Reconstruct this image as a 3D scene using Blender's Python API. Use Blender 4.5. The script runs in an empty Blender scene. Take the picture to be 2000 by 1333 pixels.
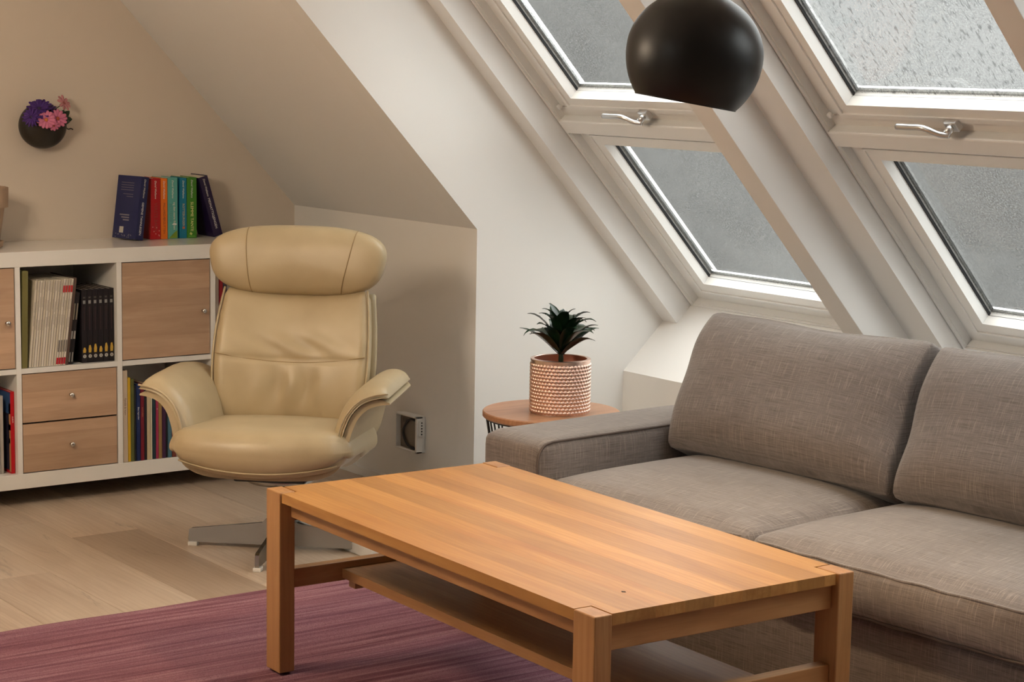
import bpy, bmesh, math, random
from mathutils import Matrix, Vector, Euler
random.seed(7)
R = math.radians
scene = bpy.context.scene
col = scene.collection

# ------------------------------------------------------------------ camera
YAW, PITCH, ROLL, FPX = R(53.8607), R(7.91177), R(-1.01673), 3856.09
CAM_H = 1.48
fwd = Vector((math.cos(PITCH)*math.cos(YAW), math.cos(PITCH)*math.sin(YAW), -math.sin(PITCH)))
rgt = Vector((math.sin(YAW), -math.cos(YAW), 0))
dwn = fwd.cross(rgt)
r2 = math.cos(ROLL)*rgt + math.sin(ROLL)*dwn
d2 = -math.sin(ROLL)*rgt + math.cos(ROLL)*dwn
cd = bpy.data.cameras.new('camera'); cam = bpy.data.objects.new('camera', cd); col.objects.link(cam)
cd.sensor_width = 36.0; cd.lens = FPX/2000*36.0; cd.clip_start = 0.05
cam.matrix_world = Matrix(((r2.x, -d2.x, -fwd.x, 0), (r2.y, -d2.y, -fwd.y, 0), (r2.z, -d2.z, -fwd.z, CAM_H), (0, 0, 0, 1)))
scene.camera = cam

# ------------------------------------------------------------------ light and exposure
scene.view_settings.view_transform = 'Standard'
scene.view_settings.look = 'None'
scene.view_settings.gamma = 1.0
scene.view_settings.use_curve_mapping = False
scene.view_settings.exposure = 0.0
scene.cycles.use_denoising = True
scene.cycles.max_bounces = 6
scene.cycles.diffuse_bounces = 3
scene.cycles.adaptive_threshold = .10
scene.cycles.adaptive_min_samples = 16
scene.cycles.glossy_bounces = 3
scene.cycles.transparent_max_bounces = 6
scene.cycles.caustics_reflective = False
scene.cycles.caustics_refractive = False
SKY = 11.0            # luminance of the overcast zenith
LAMP_L = 38.0        # radiance of the floor lamp's lit shade
LAMP_COLOR = (1, .80, .585, 1)
PENDANT_W = 8

world = bpy.data.worlds.new('overcast_sky'); scene.world = world; world.use_nodes = True
nt = world.node_tree; nt.nodes.clear()
tc = nt.nodes.new('ShaderNodeTexCoord'); sp = nt.nodes.new('ShaderNodeSeparateXYZ')
nt.links.new(tc.outputs['Generated'], sp.inputs[0])
ramp = nt.nodes.new('ShaderNodeValToRGB')
mr = nt.nodes.new('ShaderNodeMapRange'); mr.inputs[1].default_value = -1; mr.inputs[2].default_value = 1
nt.links.new(sp.outputs['Z'], mr.inputs[0]); nt.links.new(mr.outputs[0], ramp.inputs[0])
e = ramp.color_ramp.elements
e[0].position = 0.0; e[0].color = (0.10, 0.105, 0.105, 1)
e[1].position = 1.0; e[1].color = (1.0, 1.0, .985, 1)
for p, v in ((0.40, .13), (0.47, .18), (0.495, .24), (0.52, .33)):
    k = e.new(p); k.color = (v, v, v*.99, 1)
bg = nt.nodes.new('ShaderNodeBackground'); bg.inputs['Strength'].default_value = SKY
out = nt.nodes.new('ShaderNodeOutputWorld')
nt.links.new(ramp.outputs[0], bg.inputs[0]); nt.links.new(bg.outputs[0], out.inputs[0])

# ------------------------------------------------------------------ material helpers
def srgb(r, g, b):
    f = lambda c: ((c/255+.055)/1.055)**2.4 if c/255 > .04045 else c/255/12.92
    return (f(r), f(g), f(b), 1)
class NT:
    def __init__(s, name):
        s.m = bpy.data.materials.new(name); s.m.use_nodes = True; s.t = s.m.node_tree
        s.b = s.t.nodes['Principled BSDF']; s.o = s.t.nodes['Material Output']
    def n(s, typ, **kw):
        x = s.t.nodes.new('ShaderNode'+typ)
        for k, v in kw.items():
            if k.startswith('i_'):
                kk = k[2:]; x.inputs[int(kk) if kk.isdigit() else kk].default_value = v
            else: setattr(x, k, v)
        return x
    def l(s, a, b): s.t.links.new(a, b)
    def mix(s, fac, a, b, typ='MIX'):
        x = s.t.nodes.new('ShaderNodeMix'); x.data_type = 'RGBA'; x.blend_type = typ; x.clamp_factor = True
        for sock, v in ((x.inputs[0], fac), (x.inputs[6], a), (x.inputs[7], b)):
            if hasattr(v, 'links'): s.l(v, sock)
            else: sock.default_value = v
        return x.outputs[2]
    def coord(s, scale=(1, 1, 1), kind='Object', rot=(0, 0, 0)):
        c = s.n('TexCoord'); m = s.n('Mapping'); m.inputs['Scale'].default_value = scale; m.inputs['Rotation'].default_value = rot
        s.l(c.outputs[kind], m.inputs[0]); return m.outputs[0]
    def noise(s, vec, scale=5, detail=3, rough=.5, dist=0):
        x = s.n('TexNoise'); x.inputs['Scale'].default_value = scale; x.inputs['Detail'].default_value = detail
        x.inputs['Roughness'].default_value = rough; x.inputs['Distortion'].default_value = dist
        s.l(vec, x.inputs['Vector']); return x.outputs['Fac']
    def ramp(s, fac, stops):
        x = s.n('ValToRGB'); s.l(fac, x.inputs[0]); el = x.color_ramp.elements
        el[0].position, el[0].color = stops[0]; el[1].position, el[1].color = stops[-1]
        for p, c in stops[1:-1]:
            k = el.new(p); k.color = c
        return x.outputs[0]
    def bump(s, h, strength=.2, dist=.002):
        x = s.n('Bump'); x.inputs['Strength'].default_value = strength; x.inputs['Distance'].default_value = dist
        s.l(h, x.inputs['Height']); s.l(x.outputs[0], s.b.inputs['Normal'])
    def base(s, c):
        if hasattr(c, 'links'): s.l(c, s.b.inputs['Base Color'])
        else: s.b.inputs['Base Color'].default_value = c
    def set(s, **kw):
        for k, v in kw.items(): s.b.inputs[k.replace('_', ' ')].default_value = v
        return s
def plain(name, c, rough=.5, metal=0, spec=.5, bump=None, coat=0):
    t = NT(name); t.base(c); t.set(Roughness=rough, Metallic=metal); t.b.inputs['Specular IOR Level'].default_value = spec
    if coat: t.b.inputs['Coat Weight'].default_value = coat; t.b.inputs['Coat Roughness'].default_value = .1
    if bump: t.bump(t.noise(t.coord(), bump[0], 4), bump[1], .001)
    return t.m
def tinted(name, rough=.5, bump=None, spec=.4, vary=.0):
    t = NT(name); oi = t.n('ObjectInfo'); c = oi.outputs['Color']
    if vary:
        nz = t.noise(t.coord(), 60, 3); c = t.mix(1.0, c, t.ramp(nz, [(.2, (1-vary,)*3+(1,)), (.8, (1,)*3+(1,))]), 'MULTIPLY')
    t.base(c); t.set(Roughness=rough); t.b.inputs['Specular IOR Level'].default_value = spec
    if bump: t.bump(t.noise(t.coord(), bump[0], 4), bump[1], .001)
    return t.m
def wood(name, dark, mid, light, axis='y', rough=.42, fine=1.0, tint=False, coat=0.0, band=None, knots=False):
    t = NT(name)
    oi = t.n('ObjectInfo'); c = t.n('TexCoord')
    ad = t.n('VectorMath', operation='ADD'); sc = t.n('VectorMath', operation='SCALE')
    cb = t.n('CombineXYZ'); t.l(oi.outputs['Random'], cb.inputs[0]); t.l(oi.outputs['Random'], cb.inputs[1]); t.l(oi.outputs['Random'], cb.inputs[2])
    t.l(cb.outputs[0], sc.inputs[0]); sc.inputs['Scale'].default_value = 37.0
    t.l(c.outputs['Object'], ad.inputs[0]); t.l(sc.outputs[0], ad.inputs[1])
    def mp(l, w):
        m = t.n('Mapping'); s_ = {'x': (l, w, w), 'y': (w, l, w), 'z': (w, w, l)}[axis]
        m.inputs['Scale'].default_value = s_; t.l(ad.outputs[0], m.inputs[0]); return m.outputs[0]
    n1 = t.noise(mp(1.2, 14), 1.6*fine, 5, .6, .6)
    n2 = t.noise(mp(3, 160), 1.5*fine, 3, .6)
    n3 = t.noise(mp(.8, 3.0), 1.1, 2, .5)
    w = t.n('TexWave', wave_type='BANDS', bands_direction={'x': 'Y', 'y': 'X', 'z': 'X'}[axis]); w.inputs['Scale'].default_value = 4.2*fine
    w.inputs['Distortion'].default_value = 7.0; w.inputs['Detail'].default_value = 2; w.inputs['Detail Scale'].default_value = 1.0
    t.l(mp(1.1, 5.0), w.inputs['Vector'])
    base = t.ramp(n1, [(.28, dark), (.5, mid), (.74, light)])
    base = t.mix(t.ramp(w.outputs['Fac'], [(.55, (0, 0, 0, 1)), (1, (.38,)*3+(1,))]), base, dark)
    base = t.mix(t.ramp(n2, [(.45, (0, 0, 0, 1)), (.75, (.35,)*3+(1,))]), base, dark)
    base = t.mix(t.ramp(n3, [(.35, (0, 0, 0, 1)), (.7, (.45,)*3+(1,))]), base, light)
    if knots:
        kn = t.noise(mp(1.6, 8), 1.3, 4, .7, 1.5)
        base = t.mix(t.ramp(kn, [(.62, (0, 0, 0, 1)), (.78, (.75,)*3+(1,))]), base, tuple(x*.45 for x in dark[:3])+(1,))
    if tint: base = t.mix(1.0, base, oi.outputs['Color'], 'MULTIPLY')
    t.base(base); t.set(Roughness=rough)
    if coat: t.b.inputs['Coat Weight'].default_value = coat; t.b.inputs['Coat Roughness'].default_value = .25
    t.bump(n2, .12, .0006)
    return t.m

M = {}
def paint(name, c):
    t = NT(name); n = t.noise(t.coord(), 3, 2); n2 = t.noise(t.coord(), 160, 3)
    t.base(t.mix(t.ramp(n, [(.3, (0, 0, 0, 1)), (.7, (.12,)*3+(1,))]), c, tuple(x*.93 for x in c[:3])+(1,)))
    t.set(Roughness=.62); t.b.inputs['Specular IOR Level'].default_value = .3
    t.bump(n2, .12, .0008); return t.m
M['wall'] = paint('white_wall_paint', (.80, .785, .76, 1))
M['gable'] = paint('beige_gable_paint', (.70, .62, .53, 1))
M['roof'] = paint('white_roof_paint', (.81, .795, .775, 1))
M['trim'] = plain('white_trim_paint', (.78, .77, .75, 1), .4)
M['pvc'] = plain('white_window_lacquer', (.84, .835, .82, 1), .32)
M['black'] = plain('black_gasket', (.012, .012, .014, 1), .5)
M['spacer'] = plain('aluminium_spacer', (.75, .76, .76, 1), .25, 1)
M['handle'] = plain('satin_chrome', (.62, .62, .62, 1), .28, 1)
M['chrome'] = plain('brushed_steel', (.40, .39, .375, 1), .25, 1)
M['knob'] = plain('nickel_knob', (.72, .70, .66, 1), .25, 1)
M['lacquer'] = plain('white_shelf_lacquer', (.83, .81, .77, 1), .16, 0, .5)
M['shade'] = plain('matt_black_lamp_metal', (.003, .003, .0035, 1), .40, 0, .4)
M['shade_in'] = plain('white_lamp_inside', (.75, .74, .72, 1), .5)
M['cord'] = plain('black_cord', (.01, .01, .01, 1), .6)
M['tabletop'] = wood('oiled_oak_top', srgb(156, 104, 51), srgb(175, 125, 65), srgb(192, 144, 84), 'y', .40, tint=True)
M['oak_v'] = wood('oiled_oak_upright', srgb(146, 98, 55), srgb(170, 120, 73), srgb(188, 143, 94), 'z', .42)
M['oak_y'] = wood('oiled_oak_long', srgb(146, 98, 55), srgb(170, 120, 73), srgb(188, 143, 94), 'y', .42)
M['oak_x'] = wood('oiled_oak_cross', srgb(146, 98, 55), srgb(170, 120, 73), srgb(188, 143, 94), 'x', .42)
M['veneer'] = wood('brown_oak_veneer', srgb(176, 143, 116), srgb(193, 160, 132), srgb(206, 174, 146), 'x', .45, fine=1.2, tint=True)
M['floor'] = wood('pale_oak_laminate', srgb(172, 151, 131), srgb(194, 176, 157), srgb(208, 192, 173), 'y', .40, fine=.8, tint=True, knots=True)
M['walnut'] = wood('brown_side_table_wood', srgb(140, 92, 62), srgb(172, 120, 86), srgb(190, 140, 104), 'x', .35)
M['paper'] = plain('book_paper', (.66, .60, .50, 1), .8, bump=(300, .3))
M['cover'] = tinted('printed_cover', .38)
M['ink'] = tinted('printed_ink', .55)
M['petal'] = tinted('petal', .6, vary=.25)
M['terracotta'] = plain('greyed_clay', srgb(176, 150, 126), .85, bump=(60, .5))
M['bowl'] = plain('dark_glazed_bowl', srgb(38, 33, 24), .38)
M['soil'] = plain('dark_soil', (.03, .02, .015, 1), .95, bump=(90, 1))
M['plastic'] = plain('white_plastic', (.72, .70, .66, 1), .4)
M['wire'] = plain('black_wire', (.015, .014, .013, 1), .45)

def leather():
    t = NT('cream_leather'); c = t.coord()
    n = t.noise(c, 5, 3); v = t.n('TexVoronoi'); v.inputs['Scale'].default_value = 240; t.l(c, v.inputs['Vector'])
    t.base(t.mix(t.ramp(n, [(.3, (0, 0, 0, 1)), (.7, (1, 1, 1, 1))]), srgb(172, 153, 119), srgb(186, 168, 134)))
    t.set(Roughness=.40); t.b.inputs['Specular IOR Level'].default_value = .5
    t.bump(v.outputs['Distance'], .12, .0006); return t.m
M['leather'] = leather()
M['leather_dark'] = plain('leather_seam', srgb(150, 126, 88), .6)
def linen():
    t = NT('grey_brown_linen'); c = t.n('TexCoord'); s = t.n('SeparateXYZ'); t.l(c.outputs['Object'], s.inputs[0])
    ad0 = t.n('Math', operation='ADD'); t.l(s.outputs[0], ad0.inputs[0]); t.l(s.outputs[2], ad0.inputs[1])
    sn = t.n('SeparateXYZ'); t.l(c.outputs['Normal'], sn.inputs[0]); ab = t.n('Math', operation='ABSOLUTE'); t.l(sn.outputs[1], ab.inputs[0])
    gt = t.n('Math', operation='GREATER_THAN'); gt.inputs[1].default_value = .62; t.l(ab.outputs[0], gt.inputs[0])
    def sel(a, b):
        m = t.n('Mix', data_type='FLOAT'); t.l(gt.outputs[0], m.inputs[0]); t.l(a, m.inputs[2]); t.l(b, m.inputs[3]); return m.outputs[0]
    ca = sel(s.outputs[1], s.outputs[0]); cbb = sel(ad0.outputs[0], s.outputs[2])
    def thr(sa, sb, det=3):
        cb = t.n('CombineXYZ')
        for src, k, i in ((ca, sa, 0), (cbb, sb, 1)):
            m = t.n('Math', operation='MULTIPLY'); m.inputs[1].default_value = k; t.l(src, m.inputs[0]); t.l(m.outputs[0], cb.inputs[i])
        return t.noise(cb.outputs[0], 1.0, det, .65)
    a = thr(10, 330); b = thr(380, 12); a2 = thr(900, 60); b2 = thr(50, 900)
    big = t.noise(c.outputs['Object'], 3, 2)
    base = t.mix(t.ramp(big, [(.3, (0, 0, 0, 1)), (.7, (1, 1, 1, 1))]), srgb(126, 117, 113), srgb(139, 130, 126))
    base = t.mix(t.ramp(a, [(.42, (0, 0, 0, 1)), (.70, (.66,)*3+(1,))]), base, srgb(82, 71, 64))
    base = t.mix(t.ramp(b, [(.53, (0, 0, 0, 1)), (.76, (.60,)*3+(1,))]), base, srgb(188, 175, 163))
    base = t.mix(t.ramp(a2, [(.5, (0, 0, 0, 1)), (.8, (.35,)*3+(1,))]), base, srgb(104, 92, 84))
    base = t.mix(t.ramp(b2, [(.5, (0, 0, 0, 1)), (.8, (.35,)*3+(1,))]), base, srgb(180, 165, 152))
    t.base(base); t.set(Roughness=.9); t.b.inputs['Specular IOR Level'].default_value = .15
    t.b.inputs['Sheen Weight'].default_value = .25; t.b.inputs['Sheen Roughness'].default_value = .5
    mx = t.n('Math', operation='ADD'); t.l(a2, mx.inputs[0]); t.l(b2, mx.inputs[1])
    t.bump(mx.outputs[0], .35, .001); return t.m
M['linen'] = linen()
M['piping'] = plain('dark_linen_piping', srgb(96, 84, 78), .9, bump=(400, .4))
def rugmat():
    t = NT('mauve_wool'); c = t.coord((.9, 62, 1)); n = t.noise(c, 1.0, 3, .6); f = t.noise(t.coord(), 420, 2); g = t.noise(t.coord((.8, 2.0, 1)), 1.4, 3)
    base = t.ramp(n, [(.34, srgb(112, 69, 80)), (.5, srgb(148, 104, 114)), (.66, srgb(172, 130, 138))])  # dark stripes put the shade of the rib grooves into the wool colour
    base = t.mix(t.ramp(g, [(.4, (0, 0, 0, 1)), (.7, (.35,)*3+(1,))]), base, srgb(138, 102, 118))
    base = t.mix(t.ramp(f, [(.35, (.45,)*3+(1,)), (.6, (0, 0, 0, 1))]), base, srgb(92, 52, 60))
    t.base(base); t.set(Roughness=.95); t.b.inputs['Specular IOR Level'].default_value = .1
    t.bump(f, .8, .004); return t.m
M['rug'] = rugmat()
def glassmat(name, fog, scale, wet, tint):
    """misted pane: droplets vary what comes through, a thin film of mist scatters daylight"""
    t = NT(name); c = t.coord((1, 1, 1))
    n1 = t.noise(c, scale, 2, .6); n3 = t.noise(c, 6, 2, .5)
    lo, hi = tint
    g = lambda v: (v*.985, v, v*.99, 1)
    d = t.ramp(n1, [(.36, g(lo)), (.64, g(hi))])
    d = t.mix(t.ramp(n3, [(.35, (0, 0, 0, 1)), (.65, (.5,)*3+(1,))]), d, g(hi*.86))
    if wet:
        n2 = t.noise(t.coord((.35, 1, 1)), scale*.6, 1, .5); d = t.mix(t.ramp(n2, [(.30, (.85,)*3+(1,)), (.38, (0, 0, 0, 1))]), d, g(lo*.45))
    tr = t.n('BsdfTransparent'); t.l(d, tr.inputs[0])
    tl = t.n('BsdfTranslucent'); tl.inputs[0].default_value = (.80, .82, .82, 1)
    m1 = t.n('MixShader'); m1.inputs[0].default_value = fog; t.l(tr.outputs[0], m1.inputs[1]); t.l(tl.outputs[0], m1.inputs[2])
    gl = t.n('BsdfGlossy'); gl.inputs['Roughness'].default_value = .05; gl.inputs[0].default_value = (1, 1, 1, 1)
    lw = t.n('LayerWeight'); lw.inputs[0].default_value = .25; fr = t.n('MapRange'); fr.inputs[3].default_value = .03; fr.inputs[4].default_value = .16; t.l(lw.outputs['Facing'], fr.inputs[0])
    m2 = t.n('MixShader'); t.l(fr.outputs[0], m2.inputs[0]); t.l(m1.outputs[0], m2.inputs[1]); t.l(gl.outputs[0], m2.inputs[2])
    t.l(m2.outputs[0], t.o.inputs['Surface']); return t.m
M['glass_dry'] = glassmat('misted_glass', .010, 200, False, (.52, .99))
M['glass_wet'] = glassmat('rain_wet_glass', .055, 210, True, (.58, 1.0))
def clearglass():
    t = NT('clear_glass'); tr = t.n('BsdfTransparent'); tr.inputs[0].default_value = (.88, .90, .895, 1); t.l(tr.outputs[0], t.o.inputs['Surface']); return t.m
M['glass_clear'] = clearglass()
def copper():
    t = NT('rose_copper'); t.base(srgb(240, 208, 193)); t.set(Roughness=.27, Metallic=1.0); return t.m
M['copper'] = copper()
M['copper_in'] = plain('copper_inside', srgb(158, 92, 66), .4, 0)
def leafmat():
    t = NT('dark_green_leaf'); c = t.coord((1, 1, 1)); n = t.noise(c, 30, 3)
    t.base(t.ramp(n, [(.3, srgb(14, 32, 20)), (.7, srgb(30, 58, 34))])); t.set(Roughness=.28); return t.m
M['leaf'] = leafmat()

# ------------------------------------------------------------------ mesh helpers
def link(name, me, mat, parent=None, smooth=False, color=None):
    ob = bpy.data.objects.new(name, me); col.objects.link(ob)
    if mat is not None and len(me.materials) == 0: me.materials.append(mat)
    if parent is not None: ob.parent = parent
    if smooth and len(me.polygons): me.polygons.foreach_set('use_smooth', [True]*len(me.polygons))
    if color: ob.color = color
    return ob
def mesh(name, verts, faces, mat, parent=None, smooth=False, color=None, fix=True):
    me = bpy.data.meshes.new(name); me.from_pydata([tuple(v) for v in verts], [], faces)
    if fix:
        bm = bmesh.new(); bm.from_mesh(me); bmesh.ops.recalc_face_normals(bm, faces=bm.faces); bm.to_mesh(me); bm.free()
    me.update(); return link(name, me, mat, parent, smooth, color)
def box_data(x0, x1, y0, y1, z0, z1, bev=0, seg=2):
    bm = bmesh.new(); bmesh.ops.create_cube(bm, size=1)
    for v in bm.verts:
        v.co = Vector(((x0+x1)/2+v.co.x*(x1-x0), (y0+y1)/2+v.co.y*(y1-y0), (z0+z1)/2+v.co.z*(z1-z0)))
    if bev: bmesh.ops.bevel(bm, geom=list(bm.edges), offset=bev, segments=seg, affect='EDGES', profile=.5)
    me = bpy.data.meshes.new('box'); bm.to_mesh(me); bm.free(); return me
def box(name, x0, x1, y0, y1, z0, z1, mat, parent=None, bev=0, color=None, seg=2, smooth=False):
    me = box_data(x0, x1, y0, y1, z0, z1, bev, seg); me.name = name
    return link(name, me, mat, parent, smooth, color)
def prism(name, poly, a0, a1, axis, mat, parent=None, color=None, bev=0):
    """poly in the two other axes (order: axis y -> (x,z); axis x -> (y,z); axis z -> (x,y))"""
    def P(p, a): return {'y': (p[0], a, p[1]), 'x': (a, p[0], p[1]), 'z': (p[0], p[1], a)}[axis]
    n = len(poly); vs = [P(p, a0) for p in poly]+[P(p, a1) for p in poly]
    fs = [list(range(n)), list(range(n, 2*n))]+[[i, (i+1) % n, n+(i+1) % n, n+i] for i in range(n)]
    ob = mesh(name, vs, fs, mat, parent, False, color)
    if bev:
        bm = bmesh.new(); bm.from_mesh(ob.data); bmesh.ops.bevel(bm, geom=list(bm.edges), offset=bev, segments=2, affect='EDGES', profile=.5); bm.to_mesh(ob.data); bm.free()
    return ob
def rbox_data(sx, sy, sz, r, n=14, deform=None):
    """rounded box, sizes full, centred; deform(Vector in -1..1, Vector pos) -> pos"""
    bm = bmesh.new(); bmesh.ops.create_cube(bm, size=2)
    bmesh.ops.subdivide_edges(bm, edges=list(bm.edges), cuts=n, use_grid_fill=True)
    for v in bm.verts:
        u = v.co.copy()
        w = Vector(tuple(math.copysign(abs(c)**.75, c) if False else c for c in u))
        h = Vector((sx/2, sy/2, sz/2)); p = Vector((w.x*h.x, w.y*h.y, w.z*h.z))
        inner = Vector(tuple(max(-(h[i]-r), min(h[i]-r, p[i])) for i in range(3)))
        d = p-inner
        q = inner + d.normalized()*r if d.length > 1e-9 else p
        v.co = deform(u, q) if deform else q
    me = bpy.data.meshes.new('rbox'); bm.to_mesh(me); bm.free(); return me
def rbox(name, c, sx, sy, sz, r, mat, parent=None, n=14, deform=None):
    C = Vector(c)
    dd = (lambda u, q: deform(u, q)+C) if deform else (lambda u, q: q+C)
    me = rbox_data(sx, sy, sz, r, n, dd); me.name = name
    return link(name, me, mat, parent, True)
def tube(name, pts, r, mat, parent=None, seg=8, closed=False, color=None, cap=True):
    pts = [Vector(p) for p in pts]; n = len(pts); vs = []; fs = []
    rr = r if hasattr(r, '__len__') else [r]*n
    up = None
    for i, p in enumerate(pts):
        if closed: t = pts[(i+1) % n]-pts[i-1]
        else: t = pts[min(i+1, n-1)]-pts[max(i-1, 0)]
        t.normalize()
        if up is None: up = Vector((0, 0, 1)) if abs(t.z) < .9 else Vector((1, 0, 0))
        a = t.cross(up)
        if a.length < 1e-6: a = t.cross(Vector((.3, 1, .2)))
        a.normalize(); up = a.cross(t).normalized(); b = up
        for k in range(seg):
            th = 2*math.pi*k/seg; vs.append(p+a*math.cos(th)*rr[i]+b*math.sin(th)*rr[i])
    for i in range(n if closed else n-1):
        j = (i+1) % n
        for k in range(seg): fs.append([i*seg+k, i*seg+(k+1) % seg, j*seg+(k+1) % seg, j*seg+k])
    if not closed and cap: fs += [list(range(seg)), list(range((n-1)*seg, n*seg))]
    return mesh(name, vs, fs, mat, parent, True, color)
def lathe(name, prof, mat, parent=None, seg=40, at=(0, 0, 0), color=None, smooth=True, caps=True):
    vs = []; fs = []; n = len(prof)
    for r, z in prof:
        for k in range(seg):
            th = 2*math.pi*k/seg; vs.append((at[0]+r*math.cos(th), at[1]+r*math.sin(th), at[2]+z))
    for i in range(n-1):
        for k in range(seg): fs.append([i*seg+k, i*seg+(k+1) % seg, (i+1)*seg+(k+1) % seg, (i+1)*seg+k])
    if caps: fs += [list(range(seg)), list(range((n-1)*seg, n*seg))]
    ob = mesh(name, vs, fs, mat, parent, smooth, color)
    return ob
def autosmooth(ob, ang=35):
    me = ob.data; me.polygons.foreach_set('use_smooth', [True]*len(me.polygons)); me.set_sharp_from_angle(angle=R(ang)); return ob
def crv(P, n=24):
    """Catmull-Rom through the points"""
    P = [Vector(p) for p in P]; out = []
    Q = [P[0]*2-P[1]]+P+[P[-1]*2-P[-2]]
    for i in range(1, len(Q)-2):
        for k in range(n):
            t = k/n; a, b, c, d = Q[i-1], Q[i], Q[i+1], Q[i+2]
            out.append(.5*((2*b)+(-a+c)*t+(2*a-5*b+4*c-d)*t*t+(-a+3*b-3*c+d)*t**3))
    out.append(P[-1]); return out
def empty(name, loc, rot=(0, 0, 0)):
    o = bpy.data.objects.new(name, None); col.objects.link(o); o.location = loc; o.rotation_euler = rot; o.empty_display_size = .05; return o
def tag(o, label, cat, group=None):
    o['label'] = label; o['category'] = cat
    if group: o['group'] = group
    return o
def struct(o, label=None):
    o['kind'] = 'structure'
    if label: o['label'] = label
    return o
def text(name, body, size, mat, parent, loc, rot, color, align='LEFT', shear=0.0, extr=.0002):
    cu = bpy.data.curves.new(name, 'FONT'); cu.body = body; cu.size = size; cu.align_x = align; cu.align_y = 'CENTER'; cu.shear = shear; cu.extrude = extr; cu.resolution_u = 2
    o = bpy.data.objects.new(name, cu); me = bpy.data.meshes.new_from_object(o); bpy.data.objects.remove(o); bpy.data.curves.remove(cu); me.name = name
    o = link(name, me, mat, parent, False, color); o.location = loc; o.rotation_euler = rot; return o

# ------------------------------------------------------------------ the room
XK, YW, YC = 3.72, 6.50, 5.299           # knee wall, shelf wall, cheek beside the windows
ZK, ZC = 0.949, 2.60
SL = R(46.8); RF = Vector((4.532, 0, 0.596)); SN, CS = math.sin(SL), math.cos(SL)
LEDGE_X, LEDGE_Z = RF.x-.242*SN, RF.z-.242*CS
XTOP_K = XK-(ZC-ZK)/math.tan(R(46.4)); XTOP_P = RF.x-(ZC-RF.z)/math.tan(SL)
X0, Y0 = -3.20, -1.60

# floor of separate boards
floor = empty('floor', (0, 0, 0)); struct(floor, 'pale oak laminate floor of long boards')
box('subfloor', X0, 4.5, Y0, 6.6, -.08, -.012, M['soil'], floor)
PW, PL = .2255, 1.285; nx = int((4.40-X0)/PW)+1; board_me = box_data(0, PW-.0012, 0, PL-.0012, -.012, 0, .0008, 1); board_me.materials.append(M['floor'])
board_me.name = 'floor_board'; rr = random.Random(3)
XOFF = 2.447-PW*28
for i in range(60):
    x = XOFF+i*PW
    if x < X0-PW or x > 4.42: continue
    if x > .6:
        off = {28: 5.66-PL*6, 29: 4.86-PL*6, 30: 5.62-PL*6, 27: 4.63-PL*6, 26: 5.3-PL*6, 31: 5.05-PL*6}.get(i, rr.uniform(-PL, 0))
        y = off
        while y > Y0-.05: y -= PL
        while y < 6.55:
            if y+PL > 2.0:
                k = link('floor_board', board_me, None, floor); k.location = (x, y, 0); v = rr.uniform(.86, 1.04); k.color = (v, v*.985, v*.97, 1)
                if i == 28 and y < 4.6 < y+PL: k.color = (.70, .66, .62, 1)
            y += PL
box('floor_boards_behind_camera', X0, .86, Y0, 6.55, -.012, -.0005, M['floor'], floor)
box('floor_boards_under_camera', .86, 4.42, Y0, 2.1, -.012, -.0005, M['floor'], floor)

struct(prism('wall_back', [(X0-.1, -.05), (XK, -.05), (XK, ZK), (XTOP_K, ZC), (X0-.1, ZC)], YW, YW+.12, 'y', M['gable']), 'warm white gable wall behind the shelf unit')
struct(box('wall_knee', XK, XK+.10, YC+.099, YW+.1, -.05, ZK, M['wall']), 'low knee wall behind the armchair')
struct(prism('ceiling_slope', [(XK, ZK), (XK+.1, ZK), (XTOP_K+.22, ZC+.1), (XTOP_K-.09, ZC+.1), (XTOP_K, ZC)], YC+.099, YW+.1, 'y', M['roof']), 'sloping ceiling above the knee wall')
cw = [(XK, -.05), (LEDGE_X+.1, -.05), (RF.x+.4*SN, RF.z+.4*CS-.15), (XTOP_P+.3*SN, ZC+.3*CS), (XTOP_K-.05, ZC+.05), (XTOP_K, ZC), (XK, ZK)]
struct(prism('wall_cheek', cw, YC, YC+.10, 'y', M['wall']), 'white triangular cheek wall beside the roof windows')
struct(box('wall_ledge', LEDGE_X, LEDGE_X+.12, Y0, YC, -.05, LEDGE_Z+.0, M['wall']), 'low wall under the roof windows')
struct(box('baseboard_knee', XK-.012, XK, YC+.0, YW, 0, .033, M['trim'], None, .002))
struct(box('wall_front', X0-.1, 4.6, Y0-.1, Y0, -.05, 3.0, M['wall']))
struct(box('wall_left', X0-.1, X0, Y0, YW, -.05, .62, M['wall']))
struct(box('ceiling', -1.35, XTOP_P+.12, Y0, YW, ZC, ZC+.1, M['roof']))

# roof slope on the window side: local x runs down the slope, local z points outside
roof = empty('ceiling_window_slope', RF, (0, SL, 0)); struct(roof, 'white roof slope holding the roof windows')
WIN = [(5.225, 4.265, .098, 0.0, .083), (3.938, 2.978, .072, -.040, .073), (2.700, 1.740, .072, -.040, .073)]
UT = -2.02
box('roof_strip', UT, .02, 5.225, YC+.02, 0, .155, M['roof'], roof)
box('roof_strip', UT, .02, 3.938, 4.265, 0, .155, M['roof'], roof)
box('roof_strip', UT, .02, 2.700, 2.978, 0, .155, M['roof'], roof)
box('roof_strip', UT, .02, Y0, 1.740, 0, .155, M['roof'], roof)
box('roof_header', -2.80, UT, Y0, YC+.02, 0, .155, M['roof'], roof)
box('roof_sill', 0, .30, Y0, YC, -.242, .155, M['roof'], roof)
for a, b in ((4.058, 4.146), (2.832, 2.913), (1.50, 1.585)):
    box('rafter', -2.72, .01, a, b, -.127, .01, M['roof'], roof, .002)

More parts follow.
